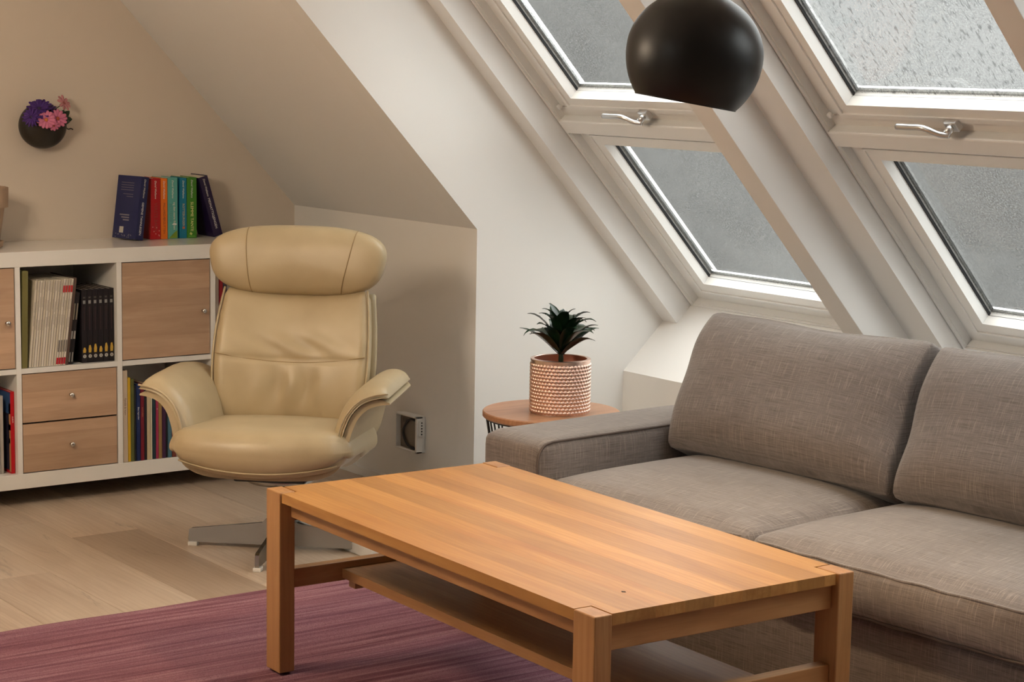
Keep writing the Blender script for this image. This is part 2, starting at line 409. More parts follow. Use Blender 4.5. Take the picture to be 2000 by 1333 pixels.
def ring(name, u0, u1, y0, y1, w0, w1, t, mat, parent, bev=0.0, slope=0.0):
    """picture-frame ring in the roof plane, t = width; slope: the inner edge opens towards the room"""
    O = [(u0, y0), (u1, y0), (u1, y1), (u0, y1)]; I = [(u0+t, y0+t), (u1-t, y0+t), (u1-t, y1-t), (u0+t, y1-t)]
    J = [(u0+t+slope, y0+t+slope), (u1-t-slope, y0+t+slope), (u1-t-slope, y1-t-slope), (u0+t+slope, y1-t-slope)]
    vs = [(a, b, w0) for a, b in O]+[(a, b, w0) for a, b in I]+[(a, b, w1) for a, b in O]+[(a, b, w1) for a, b in J]
    fs = []
    for i in range(4):
        j = (i+1) % 4
        fs += [[i, j, 4+j, 4+i], [8+i, 8+j, 12+j, 12+i], [i, j, 8+j, 8+i], [4+i, 4+j, 12+j, 12+i]]
    return mesh(name, vs, fs, mat, parent)
def window(k, yL, yR, w0, du, fw, seen=True):
    win = empty('window_%d' % k, RF, (0, SL, 0)); struct(win, 'white framed double roof window, upper sash over fixed lower pane')
    w = w0
    # moulded lining frame around the whole opening
    ring('lining', UT-.01, du+.008, yR, yL, w-.004, w+.05, .016, M['pvc'], win)
    ring('lining_bead', UT-.01, du+.004, yR+.004, yL-.004, w-.012, w, .008, M['pvc'], win)
    # lower fixed light
    uT = -.826+du; uB = du-.055
    ring('lower_frame', uT-.03, du-.004, yR+.014, yL-.014, w+.022, w+.075, fw-.016, M['pvc'], win)
    s0 = fw+.002; gt = .040
    sa = ring('lower_sash', uT+.002, uB-.006, yR+s0, yL-s0, w+.006, w+.050, .050, M['pvc'], win, slope=.012)
    ring('sash_bead', uT+.008, uB-.012, yR+s0+.007, yL-s0-.007, w+.002, w+.008, .006, M['pvc'], sa)
    g = s0+.052+.010
    ring('gasket', uT+.05, uB-.058, yR+g-.006, yL-g+.006, w+.034, w+.042, .006, M['black'], win)
    ring('spacer', uT+.056, uB-.066, yR+g, yL-g, w+.049, w+.056, .014, M['spacer'], win)
    box('pane', uT+.045, uB-.055, yR+g-.01, yL-g+.01, w+.043, w+.047, M['glass_dry'] if k < 3 else M['glass_clear'], win)
    # transom moulding
    box('transom', -.929+du+.002, -.838+du, yR+.010, yL-.010, w+.018, w+.075, M['pvc'], win, .004)
    box('transom_lip', -.893+du, -.836+du, yR+.006, yL-.006, w-.014, w+.022, M['pvc'], win, .005)
    # upper sash with handle
    vB = -.929+du
    ring('upper_frame', UT+.006, vB+.04, yR+.014, yL-.014, w+.024, w+.075, fw-.016, M['pvc'], win)
    us = ring('upper_sash', UT+.05, vB-.003, yR+s0, yL-s0, w+.004, w+.050, .050, M['pvc'], win, slope=.012)
    ring('sash_bead', UT+.06, vB-.018, yR+s0+.014, yL-s0-.014, w-.001, w+.006, .006, M['pvc'], us)
    ring('gasket', UT+.10, vB-.055, yR+g-.006, yL-g+.006, w+.034, w+.042, .006, M['black'], win)
    ring('spacer', UT+.11, vB-.063, yR+g, yL-g, w+.049, w+.056, .014, M['spacer'], win)
    box('pane', UT+.09, vB-.052, yR+g-.01, yL-g+.01, w+.043, w+.047, {1: M['glass_dry'], 2: M['glass_wet']}.get(k, M['glass_clear']), win)
    ym = (yL+yR)/2
    hd = box('handle_base', vB-.020, vB+.012, ym-.020, ym+.020, w-.014, w+.006, M['handle'], win, .003)
    pts = crv([(vB+.006, ym-.002, w-.032), (vB-.004, ym+.020, w-.040), (vB-.024, ym+.046, w-.045), (vB-.031, ym+.066, w-.046), (vB-.031, ym+.105, w-.046), (vB-.031, ym+.148, w-.046)], 8)
    tube('handle', pts, .0085, M['handle'], hd, 10)
    tube('handle_spindle', [(vB-.004, ym, w+.0), (vB-.004, ym, w-.034)], .010, M['handle'], hd, 10)
    for yy in (yL-.038,):
        lathe('screw_cap', [(.001, w-.0), (.009, w+.0), (.009, w+.01), (.001, w+.01)], M['trim'], win, 14, (vB-.012, yy, .0))
    return win
for k, a in enumerate(WIN): window(k+1, *a)

# opposite slope with its own roof windows (behind the camera's left shoulder)
SW = R(46.5); opp = empty('ceiling_opposite_slope', (-1.35, 0, ZC), (0, -SW-math.pi, 0)); struct(opp)
# local x runs down the opposite slope (towards -x), local z points outside
opp.rotation_euler = (0, 0, 0)
ax = Vector((-math.cos(SW), 0, -math.sin(SW))); az = Vector((-math.sin(SW), 0, math.cos(SW))); ay = az.cross(ax)
opp.matrix_world = Matrix(((ax.x, ay.x, az.x, -1.35), (ax.y, ay.y, az.y, 0), (ax.z, ay.z, az.z, ZC), (0, 0, 0, 1)))
# ay is -Y here
OW = (2.1, 3.2); OU = (.35, 1.45); UE = 2.72
box('roof_header', -.1, OU[0], -YW, -Y0, 0, .1, M['roof'], opp)
box('roof_foot', OU[1], UE, -YW, -Y0, 0, .1, M['roof'], opp)
box('roof_strip', OU[0], OU[1], -OW[0], -Y0, 0, .1, M['roof'], opp)
box('roof_strip', OU[0], OU[1], -YW, -OW[1], 0, .1, M['roof'], opp)
ow = empty('window_4', (0, 0, 0)); ow.matrix_world = opp.matrix_world.copy(); struct(ow)
ring('frame', OU[0], OU[1], -OW[1], -OW[0], .01, .09, .07, M['pvc'], ow)
box('mullion', OU[0]+.06, OU[1]-.06, -(sum(OW)/2)-.04, -(sum(OW)/2)+.04, .01, .09, M['pvc'], ow, .004)
box('pane', OU[0]+.06, OU[1]-.06, -OW[1]+.06, -OW[0]-.06, .06, .064, M['glass_clear'], ow)

def portal(name, mat, su, sy, off):
    ld = bpy.data.lights.new(name, 'AREA'); ld.shape = 'RECTANGLE'; ld.size = su; ld.size_y = sy; ld.cycles.is_portal = True
    o = bpy.data.objects.new(name, ld); col.objects.link(o); o.matrix_world = mat @ Matrix.Translation(off); o['kind'] = 'helper'; return o
RM = Matrix.Translation(RF) @ Matrix.Rotation(SL, 4, 'Y')
for k, (yL, yR, w0, du, fw) in enumerate(WIN):
    portal('daylight_portal', RM, 1.95, yL-yR, ((UT+du)/2, (yL+yR)/2, .165))
portal('daylight_portal', opp.matrix_world.copy(), OU[1]-OU[0], OW[1]-OW[0], (sum(OU)/2, -sum(OW)/2, .12))

# ------------------------------------------------------------------ added house outside, blocks the bright horizon sky behind the panes
nb = empty('sky_blocker_house', (14.0, 6.0, -6.0)); tag(nb, 'added grey slate roofed terrace blocking the horizon sky beyond the wet windows', 'house')
prism('slate_roof', [(-4.5, 3.6), (0, 8.6), (4.5, 3.6)], -22, 26, 'y', plain('wet_slate', (.050, .050, .049, 1), .9, 0, .05, bump=(3, .5)), nb)
box('house_wall', -4.2, 4.2, -21.7, 25.7, -3.0, 3.7, plain('grey_render', (.16, .16, .155, 1), .8), nb)

# ------------------------------------------------------------------ rug
def rug():
    xa, xb, ya, yb = .95, 3.03, 2.05, 4.785
    bm_v = []; bm_f = []; nxx, nyy = 90, 520
    rg = random.Random(5); ph = [rg.uniform(0, 6.28) for _ in range(8)]
    for j in range(nyy+1):
        y = ya+(yb-ya)*j/nyy
        for i in range(nxx+1):
            x = xa+(xb-xa)*i/nxx
            yy = y+.004*math.sin(x*4+ph[0])+.003*math.sin(x*11+ph[1])
            rib = (.5+.5*math.cos(2*math.pi*y/.034+.45*math.sin(x*2.3+ph[2])+.3*math.sin(y*7+ph[4])))**.7
            amp = .0085*(.75+.25*math.sin(x*5+y*9+ph[3]))
            z = .004+amp*rib
            if j in (0, nyy) or i in (0, nxx): z = .0005
            bm_v.append((x, yy, z))
    for j in range(nyy):
        for i in range(nxx):
            a = j*(nxx+1)+i; bm_f.append((a, a+1, a+nxx+2, a+nxx+1))
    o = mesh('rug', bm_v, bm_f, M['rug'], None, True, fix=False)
    tag(o, 'mauve pink ribbed wool rug under the coffee table', 'rug')
rug()

# low white board on the floor beyond the coffee table
o = box('floor_panel', 3.083, 3.62, 4.92, 5.52, 0, .034, M['trim'], None, .003); tag(o, 'flat white panel lying on the floor behind the coffee table', 'panel')

# ------------------------------------------------------------------ coffee table
def coffee_table():
    T = empty('coffee_table', (2.252, 2.805, 0), (0, 0, R(-1.45))); tag(T, 'oiled oak coffee table with lower shelf and legs flush in the corners', 'coffee table')
    W, L, H = .670, 1.322, .46; lx, ly = .042, .068; tt = .024
    top = empty('tabletop', (0, 0, 0)); top.parent = T
    n = 9; gx = .004; wx = (W-2*gx)/n; rr = random.Random(11)
    tones = [1.0, .88, 1.04, .84, 1.10, .90, 1.06, .84, 1.02]
    for i in range(n):
        a = gx+i*wx+.0001; b = gx+(i+1)*wx-.0001; y0, y1 = .006, L-.006; q = .004
        if i == 0: poly = [(lx+q, y0), (b, y0), (b, y1), (lx+q, y1), (lx+q, L-ly-q), (a, L-ly-q), (a, ly+q), (lx+q, ly+q)]
        elif i == n-1: poly = [(a, y0), (W-lx-q, y0), (W-lx-q, ly+q), (b, ly+q), (b, L-ly-q), (W-lx-q, L-ly-q), (W-lx-q, y1), (a, y1)]
        else: poly = [(a, y0), (b, y0), (b, y1), (a, y1)]
        p = prism('plank', poly, H-tt, H-.0008, 'z', M['tabletop'], top, (tones[i], tones[i]*.985, tones[i]*.965, 1))
    # chip in the surface
    mesh('chip', [(.155, .118, H-.0006), (.162, .113, H-.0006), (.166, .121, H-.0006), (.160, .127, H-.0006)], [[0, 1, 2, 3]], M['soil'], top)
    for x0 in (0, W-lx):
        for y0 in (0, L-ly):
            box('leg', x0, x0+lx, y0, y0+ly, 0.0128, H, M['oak_v'], T, .0025)
    for y0 in (.020, L-.020-.024):
        box('apron', lx+.001, W-lx-.001, y0, y0+.024, H-tt-.054, H-tt-.0005, M['oak_x'], T, .0015)
    for x0 in (.030, W-.030-.022):
        box('side_apron', x0, x0+.022, ly+.001, L-ly-.001, H-tt-.038, H-tt-.0005, M['oak_y'], T, .0015)
    for y0 in (.018, L-.018-.030):
        box('stretcher', lx+.001, W-lx-.001, y0, y0+.030, .216, .263, M['oak_x'], T, .0015)
    box('lower_shelf', .185, W-.185, .046, L-.046, .222, .246, M['oak_y'], T, .0015)
    for y0 in (.055, L-.055-.03): box('shelf_batten', .200, W-.200, y0, y0+.03, .200, .2215, M['oak_x'], T, .001)
coffee_table()

# ------------------------------------------------------------------ sofa
def sofa():
    S = empty('sofa', (3.065, 4.335, 0), (0, 0, R(3.5))); tag(S, 'grey brown linen sofa with broad low arms under the roof windows', 'sofa')
    L1, A = -1.86, .245
    D = .98
    box('base_frame', .045, D-.02, L1, -A+.0, .035, .265, M['linen'], S, .02, seg=4, smooth=True)
    def armdef(u, q):
        return q+Vector((0, 0, .006*(1-u.y**2)*(1-u.x**2) if u.z > 0 else 0))
    for yc, sgn in ((-A/2, 1), (L1-A/2, -1)):
        a = rbox('arm', (D/2, yc, .265), D, A, .470, .034, M['linen'], S, 22, armdef)
        yi = yc-sgn*(A/2-.006)
        pts = [(.004, yi, .06), (.004, yi, .40), (.006, yi, .455), (.020, yi, .482), (.045, yi, .492), (.12, yi, .4945), (.6, yi, .4955), (.93, yi, .4945)]
        tube('piping', crv(pts, 6), .0035, M['piping'], a, 6)
    rbox('back_frame', (D-.12, L1/2-A/2+.0, .36), .20, -L1-A+.0, .58, .05, M['linen'], S, 16)
    # seat cushions
    def seatdef(u, q):
        puff = (1-abs(u.x)**3)*(1-abs(u.y)**4)
        z = q.z+(.038*puff if u.z > 0 else 0)
        x = q.x-(.022*(1-abs(u.y)**3)*(1-u.z**2)*(.5-.5*u.x) if u.x < 0 else 0)
        if u.z > 0: x -= 0
        return Vector((x, q.y, z))
    for ya, yb in ((-A-.003, -.985), (-.992, L1+.003)):
        w = ya-yb; d = .76; cx = .018+d/2; cy = (ya+yb)/2; zc = .332; hz = .135
        c = rbox('seat_cushion', (cx, cy, zc), d, w, hz, .030, M['linen'], S, 24, seatdef)
        for zz, e in ((zc+.052, .004), (zc-.056, .002)):
            pts = []
            for k in range(41):
                t = -1+2*k/40; yy = cy+t*(w/2-.012); fx = cx-d/2+.006+(.020 if abs(t) > .97 else 0)
                pts.append((fx-.022*(1-abs(t)**3)*(1-(zz-zc)**2/(hz/2)**2)-.002+.0010*math.sin(k*1.3), yy, zz+.0012*math.sin(k*.9)))
            tube('piping', pts, .004, M['piping'] if zz < zc else M['linen'], c, 6)
    # back cushions
    lean = R(25); ux = Vector((math.sin(lean), 0, math.cos(lean))); un = Vector((-math.cos(lean), 0, math.sin(lean)))
    for ya, yb, seed in ((-A-.002, -1.030, 1), (-1.052, L1-.0, 2)):
        w = ya-yb; h = .398; th = .17; cy = (ya+yb)/2; b0 = Vector((.497, cy, .430))
        rs = random.Random(seed); ph = [rs.uniform(0, 6.3) for _ in range(6)]
        def bdef(u, q, b0=b0, w=w, h=h, ph=ph):
            # q: x thickness (front = -), y width, z height
            puff = (1-abs(u.y)**4)*(1-abs(u.z)**4)
            t = q.x+(-.045*puff if u.x < 0 else .02*puff)
            tp = max(0, 1-abs(u.x)*.0)
            pin = 1-.045*abs(u.z)**3*abs(u.y)**2 if True else 1
            yy = q.y*(1-.02*max(0, u.z))+.006*math.sin(3*u.z+ph[0])*abs(u.y)**3
            zz = q.z-.012*(1-u.y**2)*max(0, u.z)**3*0+.008*abs(u.y)**6*u.z+.004*math.sin(5*u.y+ph[1])*max(0, u.z)**2
            t *= 1-.45*max(0, u.z)**4-.35*max(0, -u.z)**6
            if u.x < 0: t += .004*math.sin(9*u.y+6*u.z+ph[2])*abs(u.y)**4*(1-u.z**2)
            # forward roll of the crest
            t2 = t-.015*max(0, u.z)**2
            p = b0+ux*(zz+h/2)+un*(-t2-.02); p.y = b0.y+yy
            return p
        c = rbox('back_cushion', (0, 0, 0), th, w, h, .018, M['linen'], S, 28, bdef)
        per = []
        hw, hh = w/2-.010, h/2-.010
        for k in range(120):
            a = 2*math.pi*k/120; ca, sa_ = math.cos(a), math.sin(a)
            y = math.copysign(abs(ca)**.14, ca); z = math.copysign(abs(sa_)**.14, sa_)
            u = Vector((-.80, y, z)); per.append(bdef(u, Vector((-.064, y*(w/2-.006), z*(h/2-.006)))))
        tube('piping', per, .0042, M['piping'], c, 6, closed=True)
sofa()

# ------------------------------------------------------------------ armchair
def armchair():
    Cc = empty('armchair', (2.922, 5.190, 0), (0, 0, R(227-270))); tag(Cc, 'cream leather swivel recliner on a flat steel star base', 'armchair')
    LE = M['leather']
    # star base
    base = empty('star_base', (0, 0, 0)); base.parent = Cc
    for k in range(4):
        th = R(90*k-90)
        poly = [(.0, .175), (.0, .012), (.055, .012), (.285, .012), (.288, .020), (.285, .050), (.276, .055), (.055, .082), (.040, .098), (.036, .215), (.03, .222), (0, .222)]
        o = prism('base_leg', poly, -.006, .006, 'y', M['chrome'], base); o.rotation_euler = (0, 0, th)
        f = box('foot_glide', .258, .288, -.012, .012, 0, .0125, M['plastic'], base, .002); f.rotation_euler = (0, 0, th)
    lathe('swivel_plate', [(.001, .215), (.10, .215), (.11, .222), (.11, .236), (.001, .236)], M['chrome'], Cc, 28)
    box('tilt_mechanism', -.11, .11, -.14, .16, .236, .262, M['black'], Cc, .006)
    # outer shell: flared U section swept front to back
    prof = [(0, .262), (.10, .264), (.18, .272), (.235, .300), (.262, .345), (.276, .400), (.288, .455), (.305, .500), (.332, .532), (.365, .546), (.398, .550)]
    prof = [(a*.945, .268+(b-.262)*.80) for a, b in prof]
    P = crv([(a, 0, b) for a, b in prof], 4)
    def span(s):   # front / back limits (y) along the section, s 0 centre .. 1 lip
        f = -.262+.03*s if s < .45 else -.2485+(s-.45)*.08
        b = .325-.02*s if s < .7 else .311-(s-.7)*.55
        return f, b
    def sweep(name, P, lo, hi, th, mat, parent, ny=14, bulge=0, inset=(0, 0), both=True, mirror=1):
        pts = P[lo:hi]; m = len(pts); vs = []; fs = []
        full = []
        src = ([(-p.x, p.z, k) for k, p in reversed(list(enumerate(P)))][:-1] + [(p.x, p.z, k) for k, p in enumerate(P)]) if both else [(mirror*p.x, p.z, k) for k, p in enumerate(P) if lo <= k < hi]
        n = len(src); N = len(P)-1
        def nrm(i):
            a = src[max(i-1, 0)]; b = src[min(i+1, n-1)]; d = Vector((b[0]-a[0], b[1]-a[1])); d.normalize(); v = Vector((-d.y, d.x))
            return v if (both or mirror > 0) else -v
        rows = []
        for i, (x, z, k) in enumerate(src):
            s = k/N; f, b = span(s); f += inset[0]; b -= inset[1]; nn = nrm(i)
            e = 0 if both else math.sqrt(max(0, 1-max(0, (i/(n-1)-.62)/.38)**2.6))
            inn = []; outr = []
            for j in range(ny+1):
                v = j/ny; y = f+(b-f)*v
                # side walls curl inwards at the back; lips droop at the back
                zz = z; tp_ = 1-.80*max(0, (s-.88)/.12)**1.5
                t_in = th*tp_ if both else th*(.10+.90*e)*(.06+.94*math.sqrt(max(0, 1-abs(2*v-1)**5)))
                lift = bulge
                inn.append(Vector((x+nn.x*(t_in+lift), y, zz+nn.y*(t_in+lift)))); outr.append(Vector((x+nn.x*lift, y, zz+nn.y*lift)))
            rows.append(inn+outr[::-1])
        w = len(rows[0])
        for r in rows: vs += r
        for i in range(n-1):
            for j in range(w): fs.append([i*w+j, i*w+(j+1) % w, (i+1)*w+(j+1) % w, (i+1)*w+j])
        fs += [list(range(w)), list(range((n-1)*w, n*w))]
        o = mesh(name, vs, fs, mat, parent, True); return autosmooth(o, 50)
    sh = sweep('shell', P, 0, len(P), .020, LE, Cc)
    N = len(P)
    for mir in (-1, 1):
        a = sweep('arm_pad', P, 17, N, .042, LE, Cc, 18, .0215, (-.012, .0), False, mir)
        pts = []
        for k in range(18, N):
            p = P[k]; s = k/(N-1); f, b = span(s)
            d = P[min(k+1, N-1)]-P[k-1]; d.normalize(); nn = Vector((-d.z, 0, d.x))
            pts.append((mir*(p.x+nn.x*.034), f-.016, p.z+nn.z*.034))
        tube('arm_piping', pts, .0035, LE, a, 6)
    # seat cushion
    def sdef(u, q):
        y = q.y+.050*u.x**2*(1 if u.y < 0 else .2)*abs(u.y)
        z = q.z-.07*q.y + (.014*(1-u.x**2)*(1-u.y**2) if u.z > 0 else 0)
        if u.z < .3: z += .045*abs(u.x)**2.2*(.3-u.z)/1.3*(1 if u.y < 0 else .6)
        if u.y < 0: z -= .012*(1-abs(u.x))*(-u.y)*0
        return Vector((q.x*(1-.03*max(0, u.y)), y, z))
    sc = rbox('seat_cushion', (0, -.058, .331), .552, .556, .138, .064, LE, Cc, 26, sdef)
    pts = []
    for k in range(49):
        t = (-1+2*k/48)*.90; u = Vector((t, -1, -.62)); q = Vector((t*.262, -.262, -.050)); p = sdef(u, q)+Vector((0, -.058, .331)); pts.append(p)
    tube('seat_piping', pts, .003, LE, sc, 6)
    # backrest
    lean = R(17); uz = Vector((0, math.sin(lean), math.cos(lean))); uf = Vector((0, -math.cos(lean), math.sin(lean)))
    B0 = Vector((0, .160, .352))
    hw = lambda t: .232+.020*math.sin(min(1, max(0, t))*math.pi*.9)-.010*t      # half width against height 0..1
    BH = .425
    def back(t, s, d):   # t height 0..1, s -1..1 across, d forward offset
        x = s*hw(t); cv = .050*s*s+.020*max(0, .35-t)*3*0
        p = B0+uz*(t*BH)+uf*(d+cv+.018*math.sin(t*math.pi)*1.0)
        p.x = x; return p
    def bdef(u, q):
        t = (u.z+1)/2; t = max(0, min(1, t)); s = q.x/.25
        wr = 0
        if u.y < 0:
            wr = .020*(1-abs(u.x)**3)*(1-abs(u.z)**4)
            # soft creases above and below the lumbar seam
            sd = math.exp(-((t-.47)/.018)**2); wr -= .006*sd*(1-abs(u.x)**8)
            low = math.exp(-((t-.26)/.13)**2)
            wr += .0085*low*math.cos(u.x*15+.6*math.sin(t*14))*math.exp(-((u.x-.05)/.45)**2)
            up_ = math.exp(-((t-.58)/.08)**2); wr += .0050*up_*(math.cos(u.x*11+1+(t-.58)*30))*math.exp(-(u.x/.7)**2)
        return back(t, s, (-q.y)+wr)
    bc = rbox('back_cushion', (0, 0, 0), .50, .085, .53, .035, LE, Cc, 44, bdef)
    def surf(s, t):
        u = Vector((s, -1, 2*t-1)); return bdef(u, Vector((s*.247, -.0425, 0)))
    pts = []
    for k in range(41):
        s = -.97+1.94*k/40; t = .500-.045*(1-s*s)*1.0-.0; pts.append(surf(s, t)+uf*-.0005)
    tube('seam', pts, .0018, M['leather_dark'], bc, 6)
    for sg in (-1, 1):
        pts = [back(t/24, sg*.995, .030) for t in range(2, 25)]
        tube('side_piping', pts, .0035, LE, bc, 6)
    # back shell behind the cushion
    vs = []; fs = []; na, nb = 22, 22
    for layer, dd in ((0, -.046), (1, -.075)):
        for i in range(na+1):
            t = -.16+1.17*i/na
            for j in range(nb+1):
                s = (-1+2*j/nb)*1.03
                tt = max(0, min(1, t)); p = back(t, s, dd); p.x = s*hw(tt)*(1 if t > 0 else 1+.3*t)
                vs.append(p)
    K = (na+1)*(nb+1)
    for L_ in (0, K):
        for i in range(na):
            for j in range(nb): a = L_+i*(nb+1)+j; fs.append([a, a+1, a+nb+2, a+nb+1])
    for i in range(na):
        for j in (0, nb): a = i*(nb+1)+j; fs.append([a, a+nb+1, K+a+nb+1, K+a])
    for j in range(nb):
        for i in (0, na): a = i*(nb+1)+j; fs.append([a, a+1, K+a+1, K+a])
    mesh('back_shell', vs, fs, LE, Cc, True)
    # headrest
    H0 = B0+uz*(BH-.012)+uf*.022; HW, HH, HT = .585, .222, .150
    lean2 = R(9); vz = Vector((0, math.sin(lean2), math.cos(lean2))); vf = Vector((0, -math.cos(lean2), math.sin(lean2)))
    PE = 3.0
    def hpos(x, y, z):      # x -1..1, y depth (front negative), z -1..1
        t = max(-1, min(1, z)); k = 1-.150*((1-t)/2)**1.5
        p = H0+vz*(z*HH/2+HH/2-.010*x*x)+vf*(-y*HT/2+.050*x*x); p.x = x*HW/2*k
        return p
    bm = bmesh.new(); bmesh.ops.create_cube(bm, size=2)
    bmesh.ops.subdivide_edges(bm, edges=list(bm.edges), cuts=30, use_grid_fill=True)
    for v in bm.verts:
        d = Vector((v.co.x, v.co.y*.8, v.co.z)).normalized()
        rr_ = 1/math.sqrt((abs(d.x)**PE+abs(d.z)**PE)**(2/PE)+d.y**2 if abs(d.x)+abs(d.z) > 1e-9 else 1)
        d = d*rr_; yy = d.y
        yy = math.copysign(abs(yy)**.72, yy)
        v.co = hpos(d.x, yy, d.z)
    me = bpy.data.meshes.new('headrest'); bm.to_mesh(me); bm.free()
    hd = link('headrest', me, LE, Cc, True)
    for sx in (-.56, .60):
        pts = []
        for k in range(29):
            t = (-.97+1.94*k/28); lim = (1-abs(sx)**PE)**(1/PE); z = t*lim; x = sx+.04*t*(1 if sx > 0 else .2)
            rad = (abs(x)**PE+abs(z)**PE)**(2/PE); y = -math.sqrt(max(0, 1-rad)); y = -abs(y)**.72
            pts.append(hpos(x, y*1.006, z))
        tube('seam', pts, .0016, M['leather_dark'], hd, 6)
armchair()

# ------------------------------------------------------------------ shelf unit
SX = [2.130, 2.465, 2.482, 2.823, 2.841, 3.176, 3.194, 3.530]; SY0, SY1 = 6.13, 6.495
SZB, SZT = .064, .853; ZI0, ZM0, ZM1, ZI1 = .114, .4495, .4665, .803
def shelf():
    S = empty('shelf_unit', (2.08, SY0, 0)); tag(S, 'white cube shelf unit with brown oak doors and drawers', 'shelf unit')
    def B(n, x0, x1, y0, y1, z0, z1, m, bev=.001, par=S, color=None): return box(n, x0-2.08, x1-2.08, y0-SY0, y1-SY0, z0, z1, m, par, bev, color)
    LQ = M['lacquer']
    B('top_board', 2.08, 3.58, SY0, SY1, ZI1, SZT, LQ); B('bottom_board', 2.08, 3.58, SY0, SY1, SZB, ZI0, LQ)
    B('side_board', 2.08, SX[0], SY0, SY1, ZI0, ZI1, LQ); B('side_board', SX[7], 3.58, SY0, SY1, ZI0, ZI1, LQ)
    for i in (1, 3, 5): B('divider', SX[i], SX[i+1], SY0+.001, SY1-.004, ZI0, ZI1, LQ, .0005)
    for i in (0, 2, 4, 6): B('middle_board', SX[i], SX[i+1], SY0+.001, SY1-.004, ZM0, ZM1, LQ, .0005)
    B('back_panel', 2.09, 3.57, SY1-.004, SY1, SZB+.01, SZT-.01, LQ, 0)
    for x in (2.14, 3.50):
        for y in (SY0+.05, SY1-.09): B('foot', x, x+.04, y, y+.04, 0, SZB, M['soil'], .002)
    def knob(x, z, par):
        k = lathe('knob', [(.0015, -.019), (.0075, -.019), (.0085, -.016), (.0070, -.011), (.0040, -.006), (.0045, 0), (.001, 0)], M['knob'], par, 16); k.rotation_euler = (R(-90), 0, 0); k.location = (x-2.08, .006, z)
        k.rotation_euler = (R(-90), 0, 0)
        return k
    g = .003; q = .004
    def front(n, x0, x1, z0, z1, kx, kz):
        # three veneer strips make up each front
        e = empty(n, (0, 0, 0)); e.parent = S
        f = B('front_panel', x0+g, x1-g, SY0+q, SY0+q+.016, z0+g, z1-g, M['veneer'], .0008, e)
        k = knob(kx, kz, e); k.location.y = q; return e
    def paneled(n, x0, x1, z0, z1, kx, kz, cuts, tones):
        e = empty(n, (0, 0, 0)); e.parent = S
        zs = [z0+g]+[z0+g+(z1-z0-2*g)*c for c in cuts]+[z1-g]
        for a, b, t in zip(zs[:-1], zs[1:], tones):
            B('veneer_strip', x0+g, x1-g, SY0+q, SY0+q+.016, a, b, M['veneer'], .0, e, (t, t*.99, t*.975, 1))
        B('box_sides', x0+g+.01, x1-g-.01, SY0+q+.016, SY1-.03, z0+g+.01, z1-g-.01, M['lacquer'], 0, e)
        k = knob(kx, kz, e); k.location.y = q
    paneled('door', SX[0], SX[1], ZM1, ZI1, SX[1]-.030, ZM1+.155, (.16, .36, .70, .9), (.95, 1.07, .98, .90, .95))
    paneled('door', SX[4], SX[5], ZM1, ZI1, SX[5]-.030, ZM1+.155, (.22, .52, .70, .86), (.96, .90, .86, .97, .88))
    zm = (ZI0+ZM0)/2
    paneled('drawer', SX[2], SX[3], zm, ZM0, (SX[2]+SX[3])/2, zm+.085, (.30, .62), (.98, 1.04, .90))
    paneled('drawer', SX[2], SX[3], ZI0, zm, (SX[2]+SX[3])/2, ZI0+.085, (.38, .78), (.88, .92, 1.0))
shelf()

# ------------------------------------------------------------------ books
def book(x, y, z, t, h, d, color, label, group, lean=0, turn=0, title=None, ink=(.8, .75, .6, 1), author=None, cat='book', tsize=.5, name='book', tstart=.42, block=True, tpos=0.0):
    """spine faces -y; x,y,z = lower left front corner of the spine; lean tilts the top towards +x"""
    E_ = empty(name, (x+t/2, y, z), (0, R(lean), R(turn))); tag(E_, label, cat, group)
    if lean:
        s = math.sin(abs(R(lean)))*t/2; E_.location.z += s
    ob = .0016
    if block and t > .012:
        box('cover_board', -t/2, -t/2+ob, 0, d, 0, h, M['cover'], E_, .0004, color, 1)
        box('cover_board', t/2-ob, t/2, 0, d, 0, h, M['cover'], E_, .0004, color, 1)
        n = 6; vs = []; fs = []
        box('spine', -t/2+.0002, t/2-.0002, -.0018, ob, 0, h, M['cover'], E_, .0008, color, 2)
        box('page_block', -t/2+ob, t/2-ob, ob, d-.004, .003, h-.003, M['paper'], E_)
    else:
        box('cover', -t/2, t/2, 0, d, 0, h, M['cover'], E_, .0004, color, 1)
    rot = Matrix(((0, 1, 0), (0, 0, -1), (-1, 0, 0))).to_euler()
    asz = min(t*.42, h*.33/(.50*len(author))) if author else 0; tsz = min(t*tsize, h*.54/(.64*len(title))) if title else 0
    yf = -.0022 if (block and t > .012) else -.0004
    if author: text('author_lettering', author, asz, M['ink'], E_, (0, yf, h*.965), rot, (.80, .78, .72, 1), shear=.25)
    if title: text('title_lettering', title, tsz, M['ink'], E_, (tpos*t, yf, h*(1-tstart)), rot, ink)
    return E_
ZT = SZT+.0005; YS = 6.365
AU = 'David Walliams'
G = 'storybooks on the shelf unit'
def mark(b, pts, color, y=-.0024, name='print'):
    return mesh(name, [(px, y, pz) for px, pz in pts], [list(range(len(pts)))], M['ink'], b, False, color, fix=False)
bb = book(2.985, 6.335, ZT, .034, .222, .128, srgb(28, 36, 84), 'dark blue storybook leaning right with its back cover showing', G, 8, 13, 'GEMENE TANNLEGEN', (.85, .85, .85, 1), AU, tsize=.50, tstart=.40)
